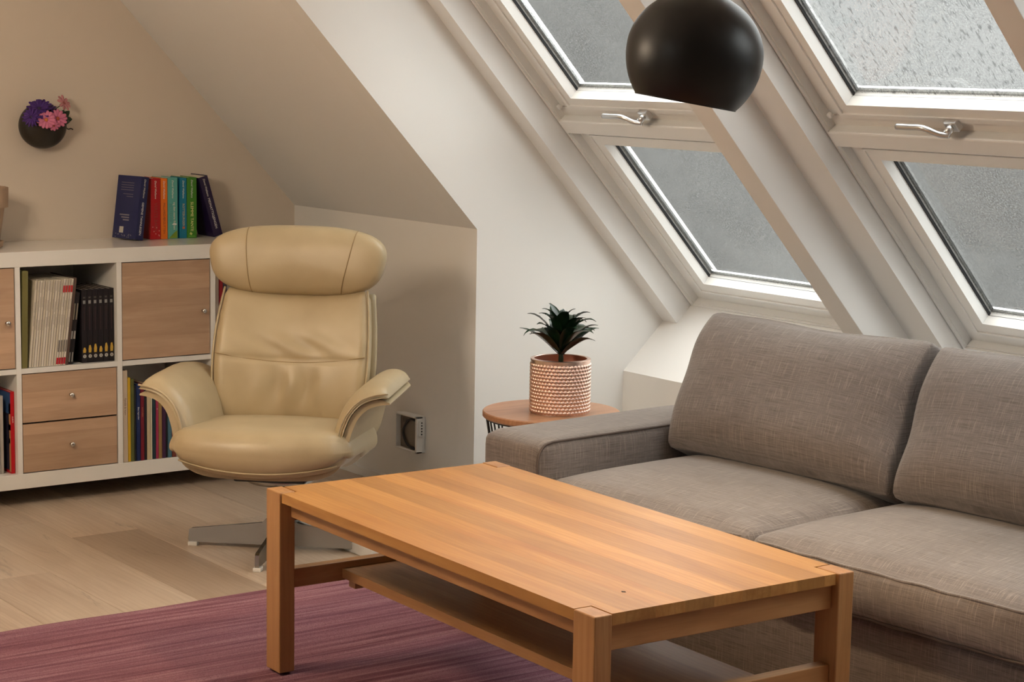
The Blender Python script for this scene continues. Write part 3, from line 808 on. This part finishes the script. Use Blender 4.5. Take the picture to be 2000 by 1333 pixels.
# back cover print of the blue book (on the -x board)
rl = Matrix(((0, 0, -1), (-1, 0, 0), (0, 1, 0))).to_euler()
for k in range(6): box('cover_print', -.0174, -.0171, .035, .035+(.070 if k < 4 else .055 if k == 4 else .035), .196-k*.0085-(.006 if k > 3 else 0), .1985-k*.0085-(.006 if k > 3 else 0), M['ink'], bb, 0, srgb(110, 106, 120))
for k in range(3): box('cover_print', -.0174, -.0171, .045, .098-.01*k, .082-k*.009, .086-k*.009, M['ink'], bb, 0, srgb(140, 136, 140))
box('price_label', -.0175, -.0171, .070, .092, .020, .042, M['ink'], bb, 0, srgb(190, 186, 176))
for k in range(16):
    a = random.Random(k); box('cover_print', -.0174, -.0171, *(lambda s: (s, s+.005))(.012+a.random()*.10), *(lambda s: (s, s+.003))(.003+a.random()*.012), M['ink'], bb, 0, srgb(120, 120, 130))
rb = book(3.062, YS, ZT, .038, .215, .125, srgb(176, 18, 28), 'red storybook with white script on the spine, beside the blue one', G, 0, 0, 'VERSTE BARN', (.30, .05, .04, 1), AU, tsize=.5, tstart=.40)
for k in range(7):
    a = random.Random(50+k); cx, cz = -.014+a.random()*.028, .010+a.random()*.035; mark(rb, [(cx-.0025, cz), (cx, cz-.002), (cx+.0025, cz), (cx, cz+.003)], srgb(210, 150, 140))
ob_ = book(3.101, YS, ZT, .026, .214, .125, srgb(226, 118, 30), 'orange storybook between the red and the teal one', G, 0, 0, 'MILLIARDÆRGUTTEN', (.22, .06, .02, 1), AU, tsize=.5, tstart=.40)
tb = book(3.1285, YS, ZT, .038, .216, .125, srgb(92, 168, 160), 'thick teal storybook with a cloud on its spine', G, 0, 0, 'BESTEFAR', (.10, .30, .28, 1), AU, tsize=.40, tstart=.42, tpos=-.22)
text('title_lettering', 'og den store flukten', .012, M['ink'], tb, (.006, -.0022, .130), Matrix(((0, 1, 0), (0, 0, -1), (-1, 0, 0))).to_euler(), (.75, .72, .6, 1))
mark(tb, [(-.004, .050), (.012, .048), (.016, .052), (.008, .056), (.002, .055)], (.8, .8, .78, 1)); mark(tb, [(-.016, .002), (.017, .002), (.017, .030), (.008, .024)], srgb(120, 150, 50))
lb = book(3.176, YS, ZT, .026, .214, .125, srgb(22, 120, 152), 'slim sea-blue storybook between the teal and the green one', G, 0, 0, 'ROTTEBURGER', (.55, .40, .25, 1), AU, tsize=.45, tstart=.42)
mark(lb, [(-.004, .034), (.005, .034), (.005, .042), (-.004, .042)], srgb(200, 110, 70))
gb = book(3.2035, YS, ZT, .038, .216, .125, srgb(62, 128, 34), 'green storybook with yellow title and white script', G, 0, 0, 'SLEMME TANTE', (.90, .82, .35, 1), AU, tsize=.55, tstart=.40)
mark(gb, [(-.010, .014), (-.002, .010), (.002, .016), (-.006, .022)], srgb(200, 205, 120)); mark(gb, [(-.014, .004), (.014, .004), (.012, .008), (-.012, .009)], srgb(96, 160, 60))
pb = book(3.309, YS-.002, ZT, .036, .222, .125, srgb(30, 18, 58), 'dark purple storybook leaning left against the green one', G, -16, 0, 'MIDNATTSGJENGEN', (.78, .74, .72, 1), AU, tsize=.55, tstart=.36)

# ---- middle upper compartment: magazines and black volumes
yM = 6.142; zM = ZM1+.0005
book(2.4855, 6.136, zM, .020, .322, .24, srgb(118, 112, 66), 'tall olive paperback at the edge of the magazine row', 'magazines in the open compartment', 1.2, cat='book', block=False)
x = 2.512; gm = 'white magazines in the open compartment'
whites = [srgb(214, 204, 186), srgb(206, 196, 176), srgb(222, 214, 200)]
ORD = ['first', 'second', 'third', 'fourth', 'fifth', 'sixth', 'seventh', 'eighth', 'ninth', 'tenth', 'eleventh']
lean = 5.5
for k in range(15):
    t = .0080; hgt = .288 if k < 11 else .290
    pos = ('white magazine with grey spine print, %s after the olive paperback' % ORD[k] if k < 11 else 'white magazine with red spine bands, %s of four from the plain ones' % ORD[k-11])
    m = book(x, yM, zM, t, hgt, .215, whites[k % 3], pos, gm if k < 11 else 'red banded white magazines', lean, cat='magazine', block=False, name='magazine')
    for a in range(3):
        r_ = random.Random(k*7+a); zz = .12+.06*a+r_.random()*.02; mark(m, [(-.0012, zz), (.0012, zz), (.0012, zz+.035), (-.0012, zz+.035)], srgb(182, 173, 160), -.0006)
    box('page_edge', t/2-.0009, t/2+.0001, -.0005, .2, .002, hgt-.002, M['ink'], m, 0, srgb(96, 92, 106) if k % 2 else srgb(130, 120, 112))
    if k >= 11:
        mark(m, [(-t/2+.0003, .245), (t/2-.0014, .245), (t/2-.0014, .268), (-t/2+.0003, .268)], srgb(196, 52, 52), -.0007)
        mark(m, [(-t/2+.0003, .004), (t/2-.0014, .004), (t/2-.0014, .026), (-t/2+.0003, .026)], srgb(190, 28, 40), -.0007)
        mark(m, [(-.002, .045), (.002, .045), (.002, .085), (-.002, .085)], srgb(120, 114, 108), -.0007)
    x += t+.0004+(.0004 if k % 3 == 0 else 0); lean += .10
book(x+.0005, yM, zM, .009, .292, .20, srgb(92, 74, 66), 'brown grey paperback leaning after the red banded magazines', 'magazines in the open compartment', lean, cat='book', block=False)
x += .0105
for k in range(2):
    b = book(x, yM+.006, zM, .009, .245-.004*k, .18, (.012, .010, .012, 1), ('slim black comic volume leaning, next to the brown grey paperback', 'slim black comic volume leaning, next to the upright black row')[k], 'black volumes in the open compartment', lean, cat='book', title=None, block=False)
    mark(b, [(-.002, .15), (.002, .15), (.002, .205), (-.002, .205)], srgb(150, 140, 120), -.0006); mark(b, [(-.003, .085), (.003, .085), (.003, .112), (-.003, .112)], srgb(160, 156, 150), -.0006)
    mark(b, [(-.002, .008), (.002, .008), (.002, .040), (-.002, .040)], srgb(150, 146, 140), -.0006)
    x += .0096
x = 2.823-.0010-6*.0196
labs = ['first', 'second', 'third', 'fourth', 'fifth', 'sixth']
for k in range(6):
    b = book(x, yM+.012, zM, .0192, .248, .18, (.014, .011, .014, 1), 'black comic volume with yellow figure and number, %s from the leaning pair' % labs[k], 'black volumes in the open compartment', 0, cat='book', block=True)
    mark(b, [(-.0045, .200), (.0045, .200), (.0045, .2115), (-.0045, .2115)], srgb(150, 150, 146)); mark(b, [(-.004, .218), (.004, .218), (.004, .224), (-.004, .224)], srgb(84, 78, 74))
    mark(b, [(-.0012, .11), (.0012, .11), (.0012, .19), (-.0012, .19)], srgb(70, 50, 54))
    hgt = (.018, .026, .029, .020, .030, .030)[k]
    mark(b, [(-.005, .034), (.004, .034), (.0055, .034+hgt*.5), (.002, .034+hgt), (-.003, .034+hgt*.95), (-.0055, .034+hgt*.45)], srgb(206, 166, 70))
    mark(b, [(.0062*math.cos(a*.4488), .022+.0062*math.sin(a*.4488)) for a in range(14)], srgb(190, 186, 178))
    text('volume_number', str(k+1), .009, M['ink'], b, (0, -.0027, .022), (R(90), 0, 0), (.03, .03, .03, 1), 'CENTER')
    x += .0196

# ---- lower compartment with tall mixed books
zL = ZI0+.0005; yL_ = 6.137; gl = 'books in the lower open compartment'
rows = [(.018, .318, srgb(196, 178, 156), 'fat cream book, tallest in the lower compartment', 'Familie & hjem', srgb(120, 96, 80)),
        (.010, .292, srgb(206, 166, 40), 'yellow book next to the fat cream one', None, None),
        (.012, .286, srgb(92, 96, 52), 'mottled green book beside the yellow one', None, None),
        (.006, .262, (.010, .009, .010, 1), 'thin black book beside the mottled green one', None, None),
        (.014, .268, srgb(28, 44, 92), 'navy book with white lettering beside the black one', 'Bien legenden', (.8, .8, .8, 1)),
        (.013, .265, srgb(118, 28, 44), 'dark red book next to the navy one', 'NATUREN', srgb(190, 120, 90)),
        (.009, .262, (.02, .015, .018, 1), 'black book between dark red and cream ones', None, None),
        (.012, .262, srgb(200, 184, 150), 'cream book behind the chair arm, beside a narrow one', None, None),
        (.006, .258, srgb(210, 200, 176), 'narrow pale paperback in the lower compartment', None, None),
        (.012, .252, srgb(30, 52, 62), 'dark petrol book in the lower compartment', None, None),
        (.009, .252, srgb(168, 50, 88), 'magenta book beside the petrol one', 'III', (.8, .7, .7, 1)),
        (.012, .246, srgb(150, 120, 72), 'tan book beside the magenta one', None, None),
        (.013, .236, srgb(66, 34, 66), 'plum book beside the tan one', None, None),
        (.006, .230, (.012, .012, .014, 1), 'thin black book beside the plum one', None, None),
        (.014, .235, srgb(72, 110, 128), 'blue grey book last before the chair shell', None, None),
        (.016, .24, srgb(120, 60, 50), 'rust book hidden mostly by the chair shell', None, None)]
x = SX[4]+.002
for t, h, c, lab, ti, ik in rows:
    book(x, yL_, zL, t, h, .21, c, lab, gl, 0.0, 0, ti, ik or (.7, .7, .7, 1), None, tsize=.55, tstart=.30); x += t+.0012
# ---- far left lower compartment
gl2 = 'books beside the divider, far end of the shelf unit'
x = SX[1]-.0145
b = book(x, 6.155, zL, .0135, .275, .22, srgb(190, 20, 34), 'red spined picture album standing against the divider', gl2, 0, 0, 'ALBUM', (.85, .7, .7, 1), tsize=.5, tstart=.30, block=True)
for (y0, y1, z0, z1, c) in ((.0, .20, .20, .272, srgb(60, 92, 140)), (.0, .014, .006, .235, srgb(206, 150, 104)), (.0, .018, .145, .165, srgb(50, 80, 150)), (.003, .016, .10, .118, srgb(96, 84, 30)), (.012, .2, .01, .2, srgb(50, 46, 66))):
    box('cover_print', -.0072, -.0068, y0, y1, z0, z1, M['ink'], b, 0, c)
x -= .031
for k in range(2):
    m = book(x, 6.165, zL, .010, .262, .2, srgb(176, 170, 160), ('pale ring folder next to the red spined album', 'pale ring folder beside the wide white binder')[k], gl2, 0, cat='folder', name='folder', block=False); x -= .0115
book(x-.030, 6.158, zL, .040, .272, .23, srgb(196, 194, 190), 'wide white binder in the lower left compartment', gl2, 0, cat='binder', name='binder', block=False)
# ---- upper right compartment half hidden by the headrest
x = SX[6]+.003
for k, (t, h, c, lab) in enumerate(((.012, .30, srgb(168, 22, 34), 'tall red book glimpsed beside the headrest'), (.012, .295, srgb(206, 190, 172), 'pale book behind the tall red one by the headrest'), (.014, .30, srgb(158, 30, 40), 'second red book by the headrest, after the pale one'), (.016, .28, srgb(60, 50, 60), 'dark book behind the headrest after the red ones'))):
    book(x, 6.16, zM, t, h, .21, c, lab, 'books behind the headrest', 0); x += t+.001

# ------------------------------------------------------------------ clay pot on the shelf unit
def claypot():
    E_ = empty('flower_pot', (2.432, 6.325, SZT+.0005)); tag(E_, 'greyish clay flower pot on a saucer at the shelf end', 'flower pot')
    lathe('saucer', [(.001, 0), (.058, 0), (.066, .004), (.069, .022), (.064, .022), (.060, .008), (.001, .008)], M['terracotta'], E_, 36)
    autosmooth(lathe('pot', [(.001, .009), (.055, .009), (.073, .135), (.085, .135), (.087, .200), (.079, .202), (.072, .14), (.052, .02), (.001, .02)], M['terracotta'], E_, 48), 40)
claypot()

# ------------------------------------------------------------------ wall bowl with flowers
WB = Vector((2.700, YW-.054, 1.252))
def wallbowl():
    E_ = empty('wall_planter', WB); tag(E_, 'round dark bowl planter hung on the wall', 'wall planter')
    bm = bmesh.new(); bmesh.ops.create_uvsphere(bm, u_segments=48, v_segments=32, radius=.085)
    for v in bm.verts: v.co.y = v.co.y*.60; v.co.z *= .93
    ax_ = Vector((.12, -.55, .83)).normalized()
    bmesh.ops.delete(bm, geom=[f for f in bm.faces if f.calc_center_median().normalized().dot(ax_) > .58], context='FACES')
    me = bpy.data.meshes.new('bowl'); bm.to_mesh(me); bm.free()
    o = link('bowl', me, M['bowl'], E_, True); s = o.modifiers.new('thick', 'SOLIDIFY'); s.thickness = .004; s.offset = -1
    tube('hook', crv([(.080, .0, .000), (.090, -.004, -.012), (.100, -.006, -.010), (.108, -.006, -.014)], 6), .0022, M['bowl'], E_, 6)
wallbowl()
def flower(loc, face, r, n, color, ccolor, label, group, layers=2, wid=.24, seed=0, stem=.03):
    """daisy: petals around a disc, facing 'face'"""
    rs = random.Random(seed); f = Vector(face).normalized()
    q = f.to_track_quat('Z', 'Y').to_euler(); E_ = empty('flower', loc, q); tag(E_, label, 'flower', group)
    vs = []; fs = []
    for L_ in range(layers):
        for k in range(n):
            a = 2*math.pi*(k+.5*L_+rs.uniform(-.12, .12))/n; ln = r*(1-.18*L_)*rs.uniform(.92, 1.05); tilt = .12+.28*L_+rs.uniform(-.08, .08)
            d = Vector((math.cos(a), math.sin(a), 0)); s = Vector((-math.sin(a), math.cos(a), 0)); b = len(vs); w = r*wid
            for t, ww in ((.12, .35), (.45, .85), (.75, 1.0), (.93, .7), (1.0, .25)):
                c = d*(ln*t*math.cos(tilt))+Vector((0, 0, ln*t*math.sin(tilt)-.12*ln*t*t))
                vs += [c-s*w*ww*.5, c+Vector((0, 0, -.05*w)), c+s*w*ww*.5]
            for i in range(4):
                for j in range(2): fs.append([b+i*3+j, b+i*3+j+1, b+(i+1)*3+j+1, b+(i+1)*3+j])
    o = mesh('petals', vs, fs, M['petal'], E_, True, color, fix=False)
    so = o.modifiers.new('thick', 'SOLIDIFY'); so.thickness = .0008
    lathe('flower_centre', [(.0005, r*.10), (r*.10, r*.10), (r*.19, r*.05), (r*.2, -r*.02), (.0005, -r*.05)], M['petal'], E_, 16, color=ccolor)
    tube('stem', [(0, 0, 0), (0, 0, -stem)], .0015, M['leaf'], E_, 6)
gf = 'artificial flowers in the wall bowl'
P1, P2, DPU = srgb(226, 132, 168), srgb(216, 124, 160), srgb(70, 36, 120)
view = Vector((-.40, -.90, .12))
flower(WB+Vector((-.018, -.074, .022)), view, .032, 13, P1, srgb(206, 120, 60), 'pink daisy in front, nearest the purple blooms', gf, 1, .40, 1)
flower(WB+Vector((.026, -.068, .026)), view+Vector((.3, 0, .1)), .033, 13, P2, srgb(180, 84, 60), 'pink daisy in front, next to the bowl leaves', gf, 1, .40, 2)
flower(WB+Vector((.008, -.078, .002)), view+Vector((0, 0, -.7)), .020, 9, P2, srgb(170, 80, 60), 'small drooping pink daisy below the other two', gf, 1, .45, 3)
flower(WB+Vector((.066, -.030, .078)), Vector((.25, -.6, .35)), .030, 9, srgb(206, 140, 146), srgb(150, 80, 80), 'dusty pink flower rising above the bowl rim', gf, 1, .40, 4, .05)
flower(WB+Vector((-.030, -.045, .058)), Vector((-.35, -.6, .6)), .045, 15, DPU, srgb(40, 20, 60), 'dark purple bloom at the top of the bowl', gf, 2, .26, 5)
flower(WB+Vector((-.060, -.048, .030)), Vector((-.8, -.6, .1)), .036, 14, srgb(84, 48, 134), srgb(40, 20, 60), 'purple bloom spilling over the left rim', gf, 2, .22, 6)
flower(WB+Vector((.010, -.040, .062)), Vector((.2, -.4, .8)), .030, 10, srgb(70, 40, 100), srgb(40, 20, 60), 'small purple bloom behind the pink daisies', gf, 2, .26, 7)
def bowl_leaf(k, a, l):
    d = Vector(a).normalized(); s = d.cross(Vector((0, 1, 0))).normalized(); b = WB+Vector((.045, -.045, .020)); vs = []
    for t, w in ((0, .2), (.3, .9), (.6, 1), (.85, .6), (1, .05)):
        c = b+d*l*t; vs += [c-s*.012*w, c+Vector((0, -.003, 0)), c+s*.012*w]
    o = mesh('sprig_leaf', vs, [[i*3+j, i*3+j+1, i*3+j+4, i*3+j+3] for i in range(4) for j in range(2)], M['leaf'], None, True, fix=False)
    return o
sp_ = empty('leaf_sprig', WB+Vector((.045, -.045, .020))); tag(sp_, 'dull green leaf sprig inside the wall bowl', 'leaf sprig')
for k, (a, l) in enumerate((((.5, -.3, .6), .045), ((.9, -.4, .1), .040), ((.1, -.4, .8), .04), ((.7, -.7, -.2), .034))):
    o = bowl_leaf(k, a, l); o.parent = sp_; o.location = -sp_.location; o.name = 'leaf'

# ------------------------------------------------------------------ side table with plant
STX, STY, STZ = 3.618, 4.742, .438
def side_table():
    E_ = empty('side_table', (STX, STY, 0)); tag(E_, 'small round wooden side table with black wire legs behind the sofa arm', 'side table')
    R_ = .212
    autosmooth(lathe('table_top', [(.001, STZ-.020), (R_-.004, STZ-.020), (R_, STZ-.016), (R_, STZ-.003), (R_-.003, STZ), (.001, STZ)], M['walnut'], E_, 64), 40)
    for k in range(24):
        a = 2*math.pi*k/24; b = a+(.22 if k % 2 else -.22)
        tube('wire_leg', [(math.cos(a)*(R_-.012), math.sin(a)*(R_-.012), STZ-.020), (math.cos(b)*.135, math.sin(b)*.135, .003)], .0028, M['wire'], E_, 6)
    for rr_, z in ((R_-.012, STZ-.023), (.135, .004)):
        tube('wire_ring', [(rr_*math.cos(2*math.pi*k/48), rr_*math.sin(2*math.pi*k/48), z) for k in range(48)], .003, M['wire'], E_, 6, closed=True)
side_table()
PX, PY = 3.628, 4.715
def pot():
    E_ = empty('plant_pot', (PX, PY, STZ+.0005)); tag(E_, 'rose copper plant pot covered in raised dots', 'plant pot')
    r, h = .0905, .165; na, nz = 552, 170; vs = []; fs = []
    cols = 46; dx = 2*math.pi*r/cols; dz = dx*.866
    def bumpf(th, z):
        if z < .002 or z > h-.008: return 0
        a = th*r; best = 9
        row = round((z-.008)/dz)
        for rw in (row-1, row, row+1):
            zc = .008+rw*dz
            if zc < .006 or zc > h-.012: continue
            off = .5*dx*(rw % 2); kx = round((a-off)/dx); d = math.hypot(a-off-kx*dx, z-zc); best = min(best, d)
        q = best/(dx*.44)
        return .0034*math.sqrt(1-q*q) if q < 1 else 0
    for j in range(nz+1):
        z = h*j/nz
        for i in range(na):
            th = 2*math.pi*i/na; rr_ = r+bumpf(th, z); vs.append((rr_*math.cos(th), rr_*math.sin(th), z))
    for j in range(nz):
        for i in range(na): fs.append((j*na+i, j*na+(i+1) % na, (j+1)*na+(i+1) % na, (j+1)*na+i))
    mesh('dotted_wall', vs, fs, M['copper'], E_, True, fix=False)
    autosmooth(lathe('rim', [(r-.010, h-.006), (r+.0015, h-.006), (r+.0015, h), (r-.001, h+.0012), (r-.009, h+.0012), (r-.010, h), (r-.010, h-.006)], M['copper'], E_, 72, caps=False), 40)
    lathe('inside', [(r-.011, h), (r-.013, .03), (.001, .03)], M['copper_in'], E_, 60, caps=False)
    lathe('base_disc', [(.001, 0), (r, 0), (r, .003), (.001, .003)], M['copper'], E_, 60)
    lathe('soil', [(.001, h-.030), (r-.0135, h-.032), (r-.0135, h-.04), (.001, h-.04)], M['copper_in'], E_, 40)
pot()
def plant():
    zb = STZ+.165-.030
    E_ = empty('potted_plant', (PX, PY, zb)); tag(E_, 'compact dark green plant with pointed glossy leaves in copper pot', 'plant')
    tube('stem', crv([(0, 0, 0), (.001, 0, .04), (0, .001, .09), (0, 0, .12)], 5), [.008]*5+[.0075]*5+[.007]*5+[.006], M['leaf'], E_, 10)
    rs = random.Random(21); n = 32
    for k in range(n):
        f = k/(n-1); az = k*2.39996+rs.uniform(-.25, .25); el = R(42+36*f+rs.uniform(-9, 9)); l = .152-.022*f+rs.uniform(-.014, .012)
        if f > .85: l *= .85
        z0 = .038+.056*f; w = .0185+rs.uniform(-.003, .003); dr = R(rs.uniform(25, 80))
        d = Vector((math.cos(az), math.sin(az), 0)); s = Vector((-math.sin(az), math.cos(az), 0)); p = Vector((0, 0, z0))+d*.004; vs = []
        tw = rs.uniform(-.4, .4)
        prof = [(0, .42), (.12, .55), (.28, .85), (.45, 1.0), (.6, 1.0), (.74, .84), (.85, .55), (.93, .22), (1.0, .02)]
        prev = 0
        for t, ww in prof:
            e = el-dr*t**3.4*1.3; step = l*(t-prev); prev = t
            p = p+(d*math.cos(e)+Vector((0, 0, math.sin(e))))*step
            nrm = -d*math.sin(e)+Vector((0, 0, math.cos(e))); sd = (s*math.cos(tw*t)+nrm*math.sin(tw*t))
            vs += [p-sd*w*ww+nrm*.004*ww, p-nrm*.001, p+sd*w*ww+nrm*.004*ww]
        m = len(prof); fs = [[i*3+j, i*3+j+1, (i+1)*3+j+1, (i+1)*3+j] for i in range(m-1) for j in range(2)]
        mesh('leaf', vs, fs, M['leaf'], E_, True, fix=False)
plant()

# ------------------------------------------------------------------ wall outlet box on the knee wall
def outlet():
    E_ = empty('outlet_box', (XK, 5.660, .215)); tag(E_, 'white plastic wall box with cable loop on the knee wall', 'wall box')
    ring_y = .068; rz = .064
    box('housing', -.012, 0, -ring_y, ring_y, -rz, rz, M['plastic'], E_, .002)
    t_ = .006
    for n_, a in (('housing_side', (-.036, -.012, -ring_y, -ring_y+.010, -rz, rz)), ('housing_side', (-.036, -.012, ring_y-t_, ring_y, -rz, rz)), ('housing_rim', (-.036, -.012, -ring_y, ring_y, rz-t_, rz)), ('housing_rim', (-.036, -.012, -ring_y, ring_y, -rz, -rz+t_))):
        box(n_, *a, M['plastic'], E_, .001)
    box('inner_plate', -.016, -.0121, -ring_y+.010, ring_y-t_, -rz+t_, rz-t_, plain('grey_inner_plate', srgb(128, 118, 106), .5), E_)
    tube('cable', crv([(-.020, -.05, .046), (-.022, .0, .044), (-.022, .034, .012), (-.022, .036, -.016), (-.022, .008, -.046), (-.020, -.04, -.054)], 8), .004, M['wire'], E_, 8)
    for k in range(4): box('label_print', -.0166, -.0162, .02+.008*k, .024+.008*k, .030, .046, M['ink'], E_, 0, srgb(90, 84, 76))
    s = box('switch_strip', -.030, -.010, -ring_y-.007, -ring_y, -.004, .050, M['plastic'], E_, .003)
    for k in range(5): lathe('hole', [(.0005, 0), (.0028, 0), (.0028, .001), (.0005, .001)], M['black'], s, 10, (-.020, 0, 0)).location = (0, -ring_y-.0072, .004+k*.010)
    for h_ in s.children: h_.rotation_euler = (R(90), 0, 0)
outlet()

# ------------------------------------------------------------------ pendant lamp
LC = Vector((2.675, 3.053, 1.513))
def pendant():
    E_ = empty('pendant_lamp', LC); tag(E_, 'matt black dome pendant lamp hanging tilted before the windows', 'pendant lamp')
    # tilt the dome: its axis leans towards picture right
    ax_ = (Vector((0, 0, 1))*.985+rgt*.165).normalized(); q = ax_.to_track_quat('Z', 'Y').to_euler()
    T = empty('shade', (0, 0, 0), q); T.parent = E_
    r = .1395; prof = []; inner = []
    for k in range(40):
        a = R(90-k*(90+42)/39); rr_ = r*math.cos(a); z = r*math.sin(a)*(.90 if a > 0 else 1.06); prof.append((max(rr_, .004), z))
    inner = [(max(a-.002, .003), b-.002 if b > 0 else b) for a, b in reversed(prof)]
    o = lathe('dome', prof, M['shade'], T, 72); 
    bm = bmesh.new(); bm.from_mesh(o.data); bmesh.ops.delete(bm, geom=[f for f in bm.faces if len(f.verts) > 4], context='FACES'); bm.to_mesh(o.data); bm.free()
    o2 = lathe('dome_lining', [(max(a-.0025, .003), b-(.0025 if b > 0 else 0)) for a, b in prof], M['shade_in'], T, 72)
    bm = bmesh.new(); bm.from_mesh(o2.data); bmesh.ops.delete(bm, geom=[f for f in bm.faces if len(f.verts) > 4], context='FACES'); bmesh.ops.reverse_faces(bm, faces=bm.faces); bm.to_mesh(o2.data); bm.free()
    zr = prof[-1][1]; ra = prof[-1][0]
    tube('rim', [((ra-.001)*math.cos(2*math.pi*k/72), (ra-.001)*math.sin(2*math.pi*k/72), zr) for k in range(72)], .0018, M['shade'], T, 6, closed=True)
    lathe('cap', [(.001, .122), (.024, .121), (.024, .130), (.016, .140), (.010, .165), (.001, .166)], M['shade'], T, 28)
    lathe('bulb_socket', [(.001, .118), (.020, .118), (.020, .060), (.001, .060)], M['shade_in'], T, 24)
    bl = plain('lit_bulb', (1, .8, .55, 1), .4); b_ = bl.node_tree.nodes['Principled BSDF']; b_.inputs['Emission Color'].default_value = (1, .74, .42, 1); b_.inputs['Emission Strength'].default_value = 6
    lathe('bulb', [(.001, .062), (.014, .060), (.022, .040), (.028, .018), (.024, .0), (.012, -.012), (.001, -.015)], bl, T, 24)
    jt = ax_*.160
    tube('cord', crv([jt, jt+Vector((0, 0, .05)), Vector((jt.x, jt.y, .6)), Vector((jt.x, jt.y, ZC-LC.z-.02))], 6), .0035, M['cord'], E_, 8)
    lathe('ceiling_rose', [(.001, 0), (.05, 0), (.05, .02), (.03, .03), (.001, .03)], M['shade'], E_, 28, (jt.x, jt.y, ZC-LC.z-.031))
    ld = bpy.data.lights.new('pendant_bulb_light', 'SPOT'); ld.energy = PENDANT_W*4; ld.color = (1, .72, .42); ld.spot_size = R(120); ld.spot_blend = .5; ld.shadow_soft_size = .03
    l = bpy.data.objects.new('pendant_bulb_light', ld); col.objects.link(l); l.parent = T; l.location = (0, 0, -.03)
pendant()

# ------------------------------------------------------------------ floor lamp of the room (left of the camera's view)
def floor_lamp():
    E_ = empty('floor_lamp', (1.00, 4.40, 0)); tag(E_, 'lit floor lamp with a warm fabric drum shade', 'floor lamp')
    autosmooth(lathe('base', [(.001, 0), (.15, 0), (.15, .016), (.145, .022), (.012, .026), (.001, .026)], M['shade'], E_, 40), 40)
    tube('pole', [(0, 0, .02), (0, 0, 1.85)], .010, M['shade'], E_, 12)
    sh = plain('lit_lamp_fabric', (.9, .8, .65, 1), .8); b_ = sh.node_tree.nodes['Principled BSDF']
    b_.inputs['Emission Color'].default_value = LAMP_COLOR; b_.inputs['Emission Strength'].default_value = LAMP_L
    zs = (1.57, 1.87); vs = []; fs = []; n = 40
    for r, z in ((.20, zs[0]), (.20, zs[1]), (.196, zs[1]), (.196, zs[0])):
        vs += [(r*math.cos(2*math.pi*k/n), r*math.sin(2*math.pi*k/n), z) for k in range(n)]
    for a in range(4):
        b = (a+1) % 4
        fs += [[a*n+k, a*n+(k+1) % n, b*n+(k+1) % n, b*n+k] for k in range(n)]
    mesh('lamp_shade', vs, fs, sh, E_, True)
    for k in range(3):
        a = 2*math.pi*k/3; tube('shade_spoke', [(0, 0, 1.845), (.196*math.cos(a), .196*math.sin(a), 1.845)], .003, M['shade'], E_, 6)
floor_lamp()
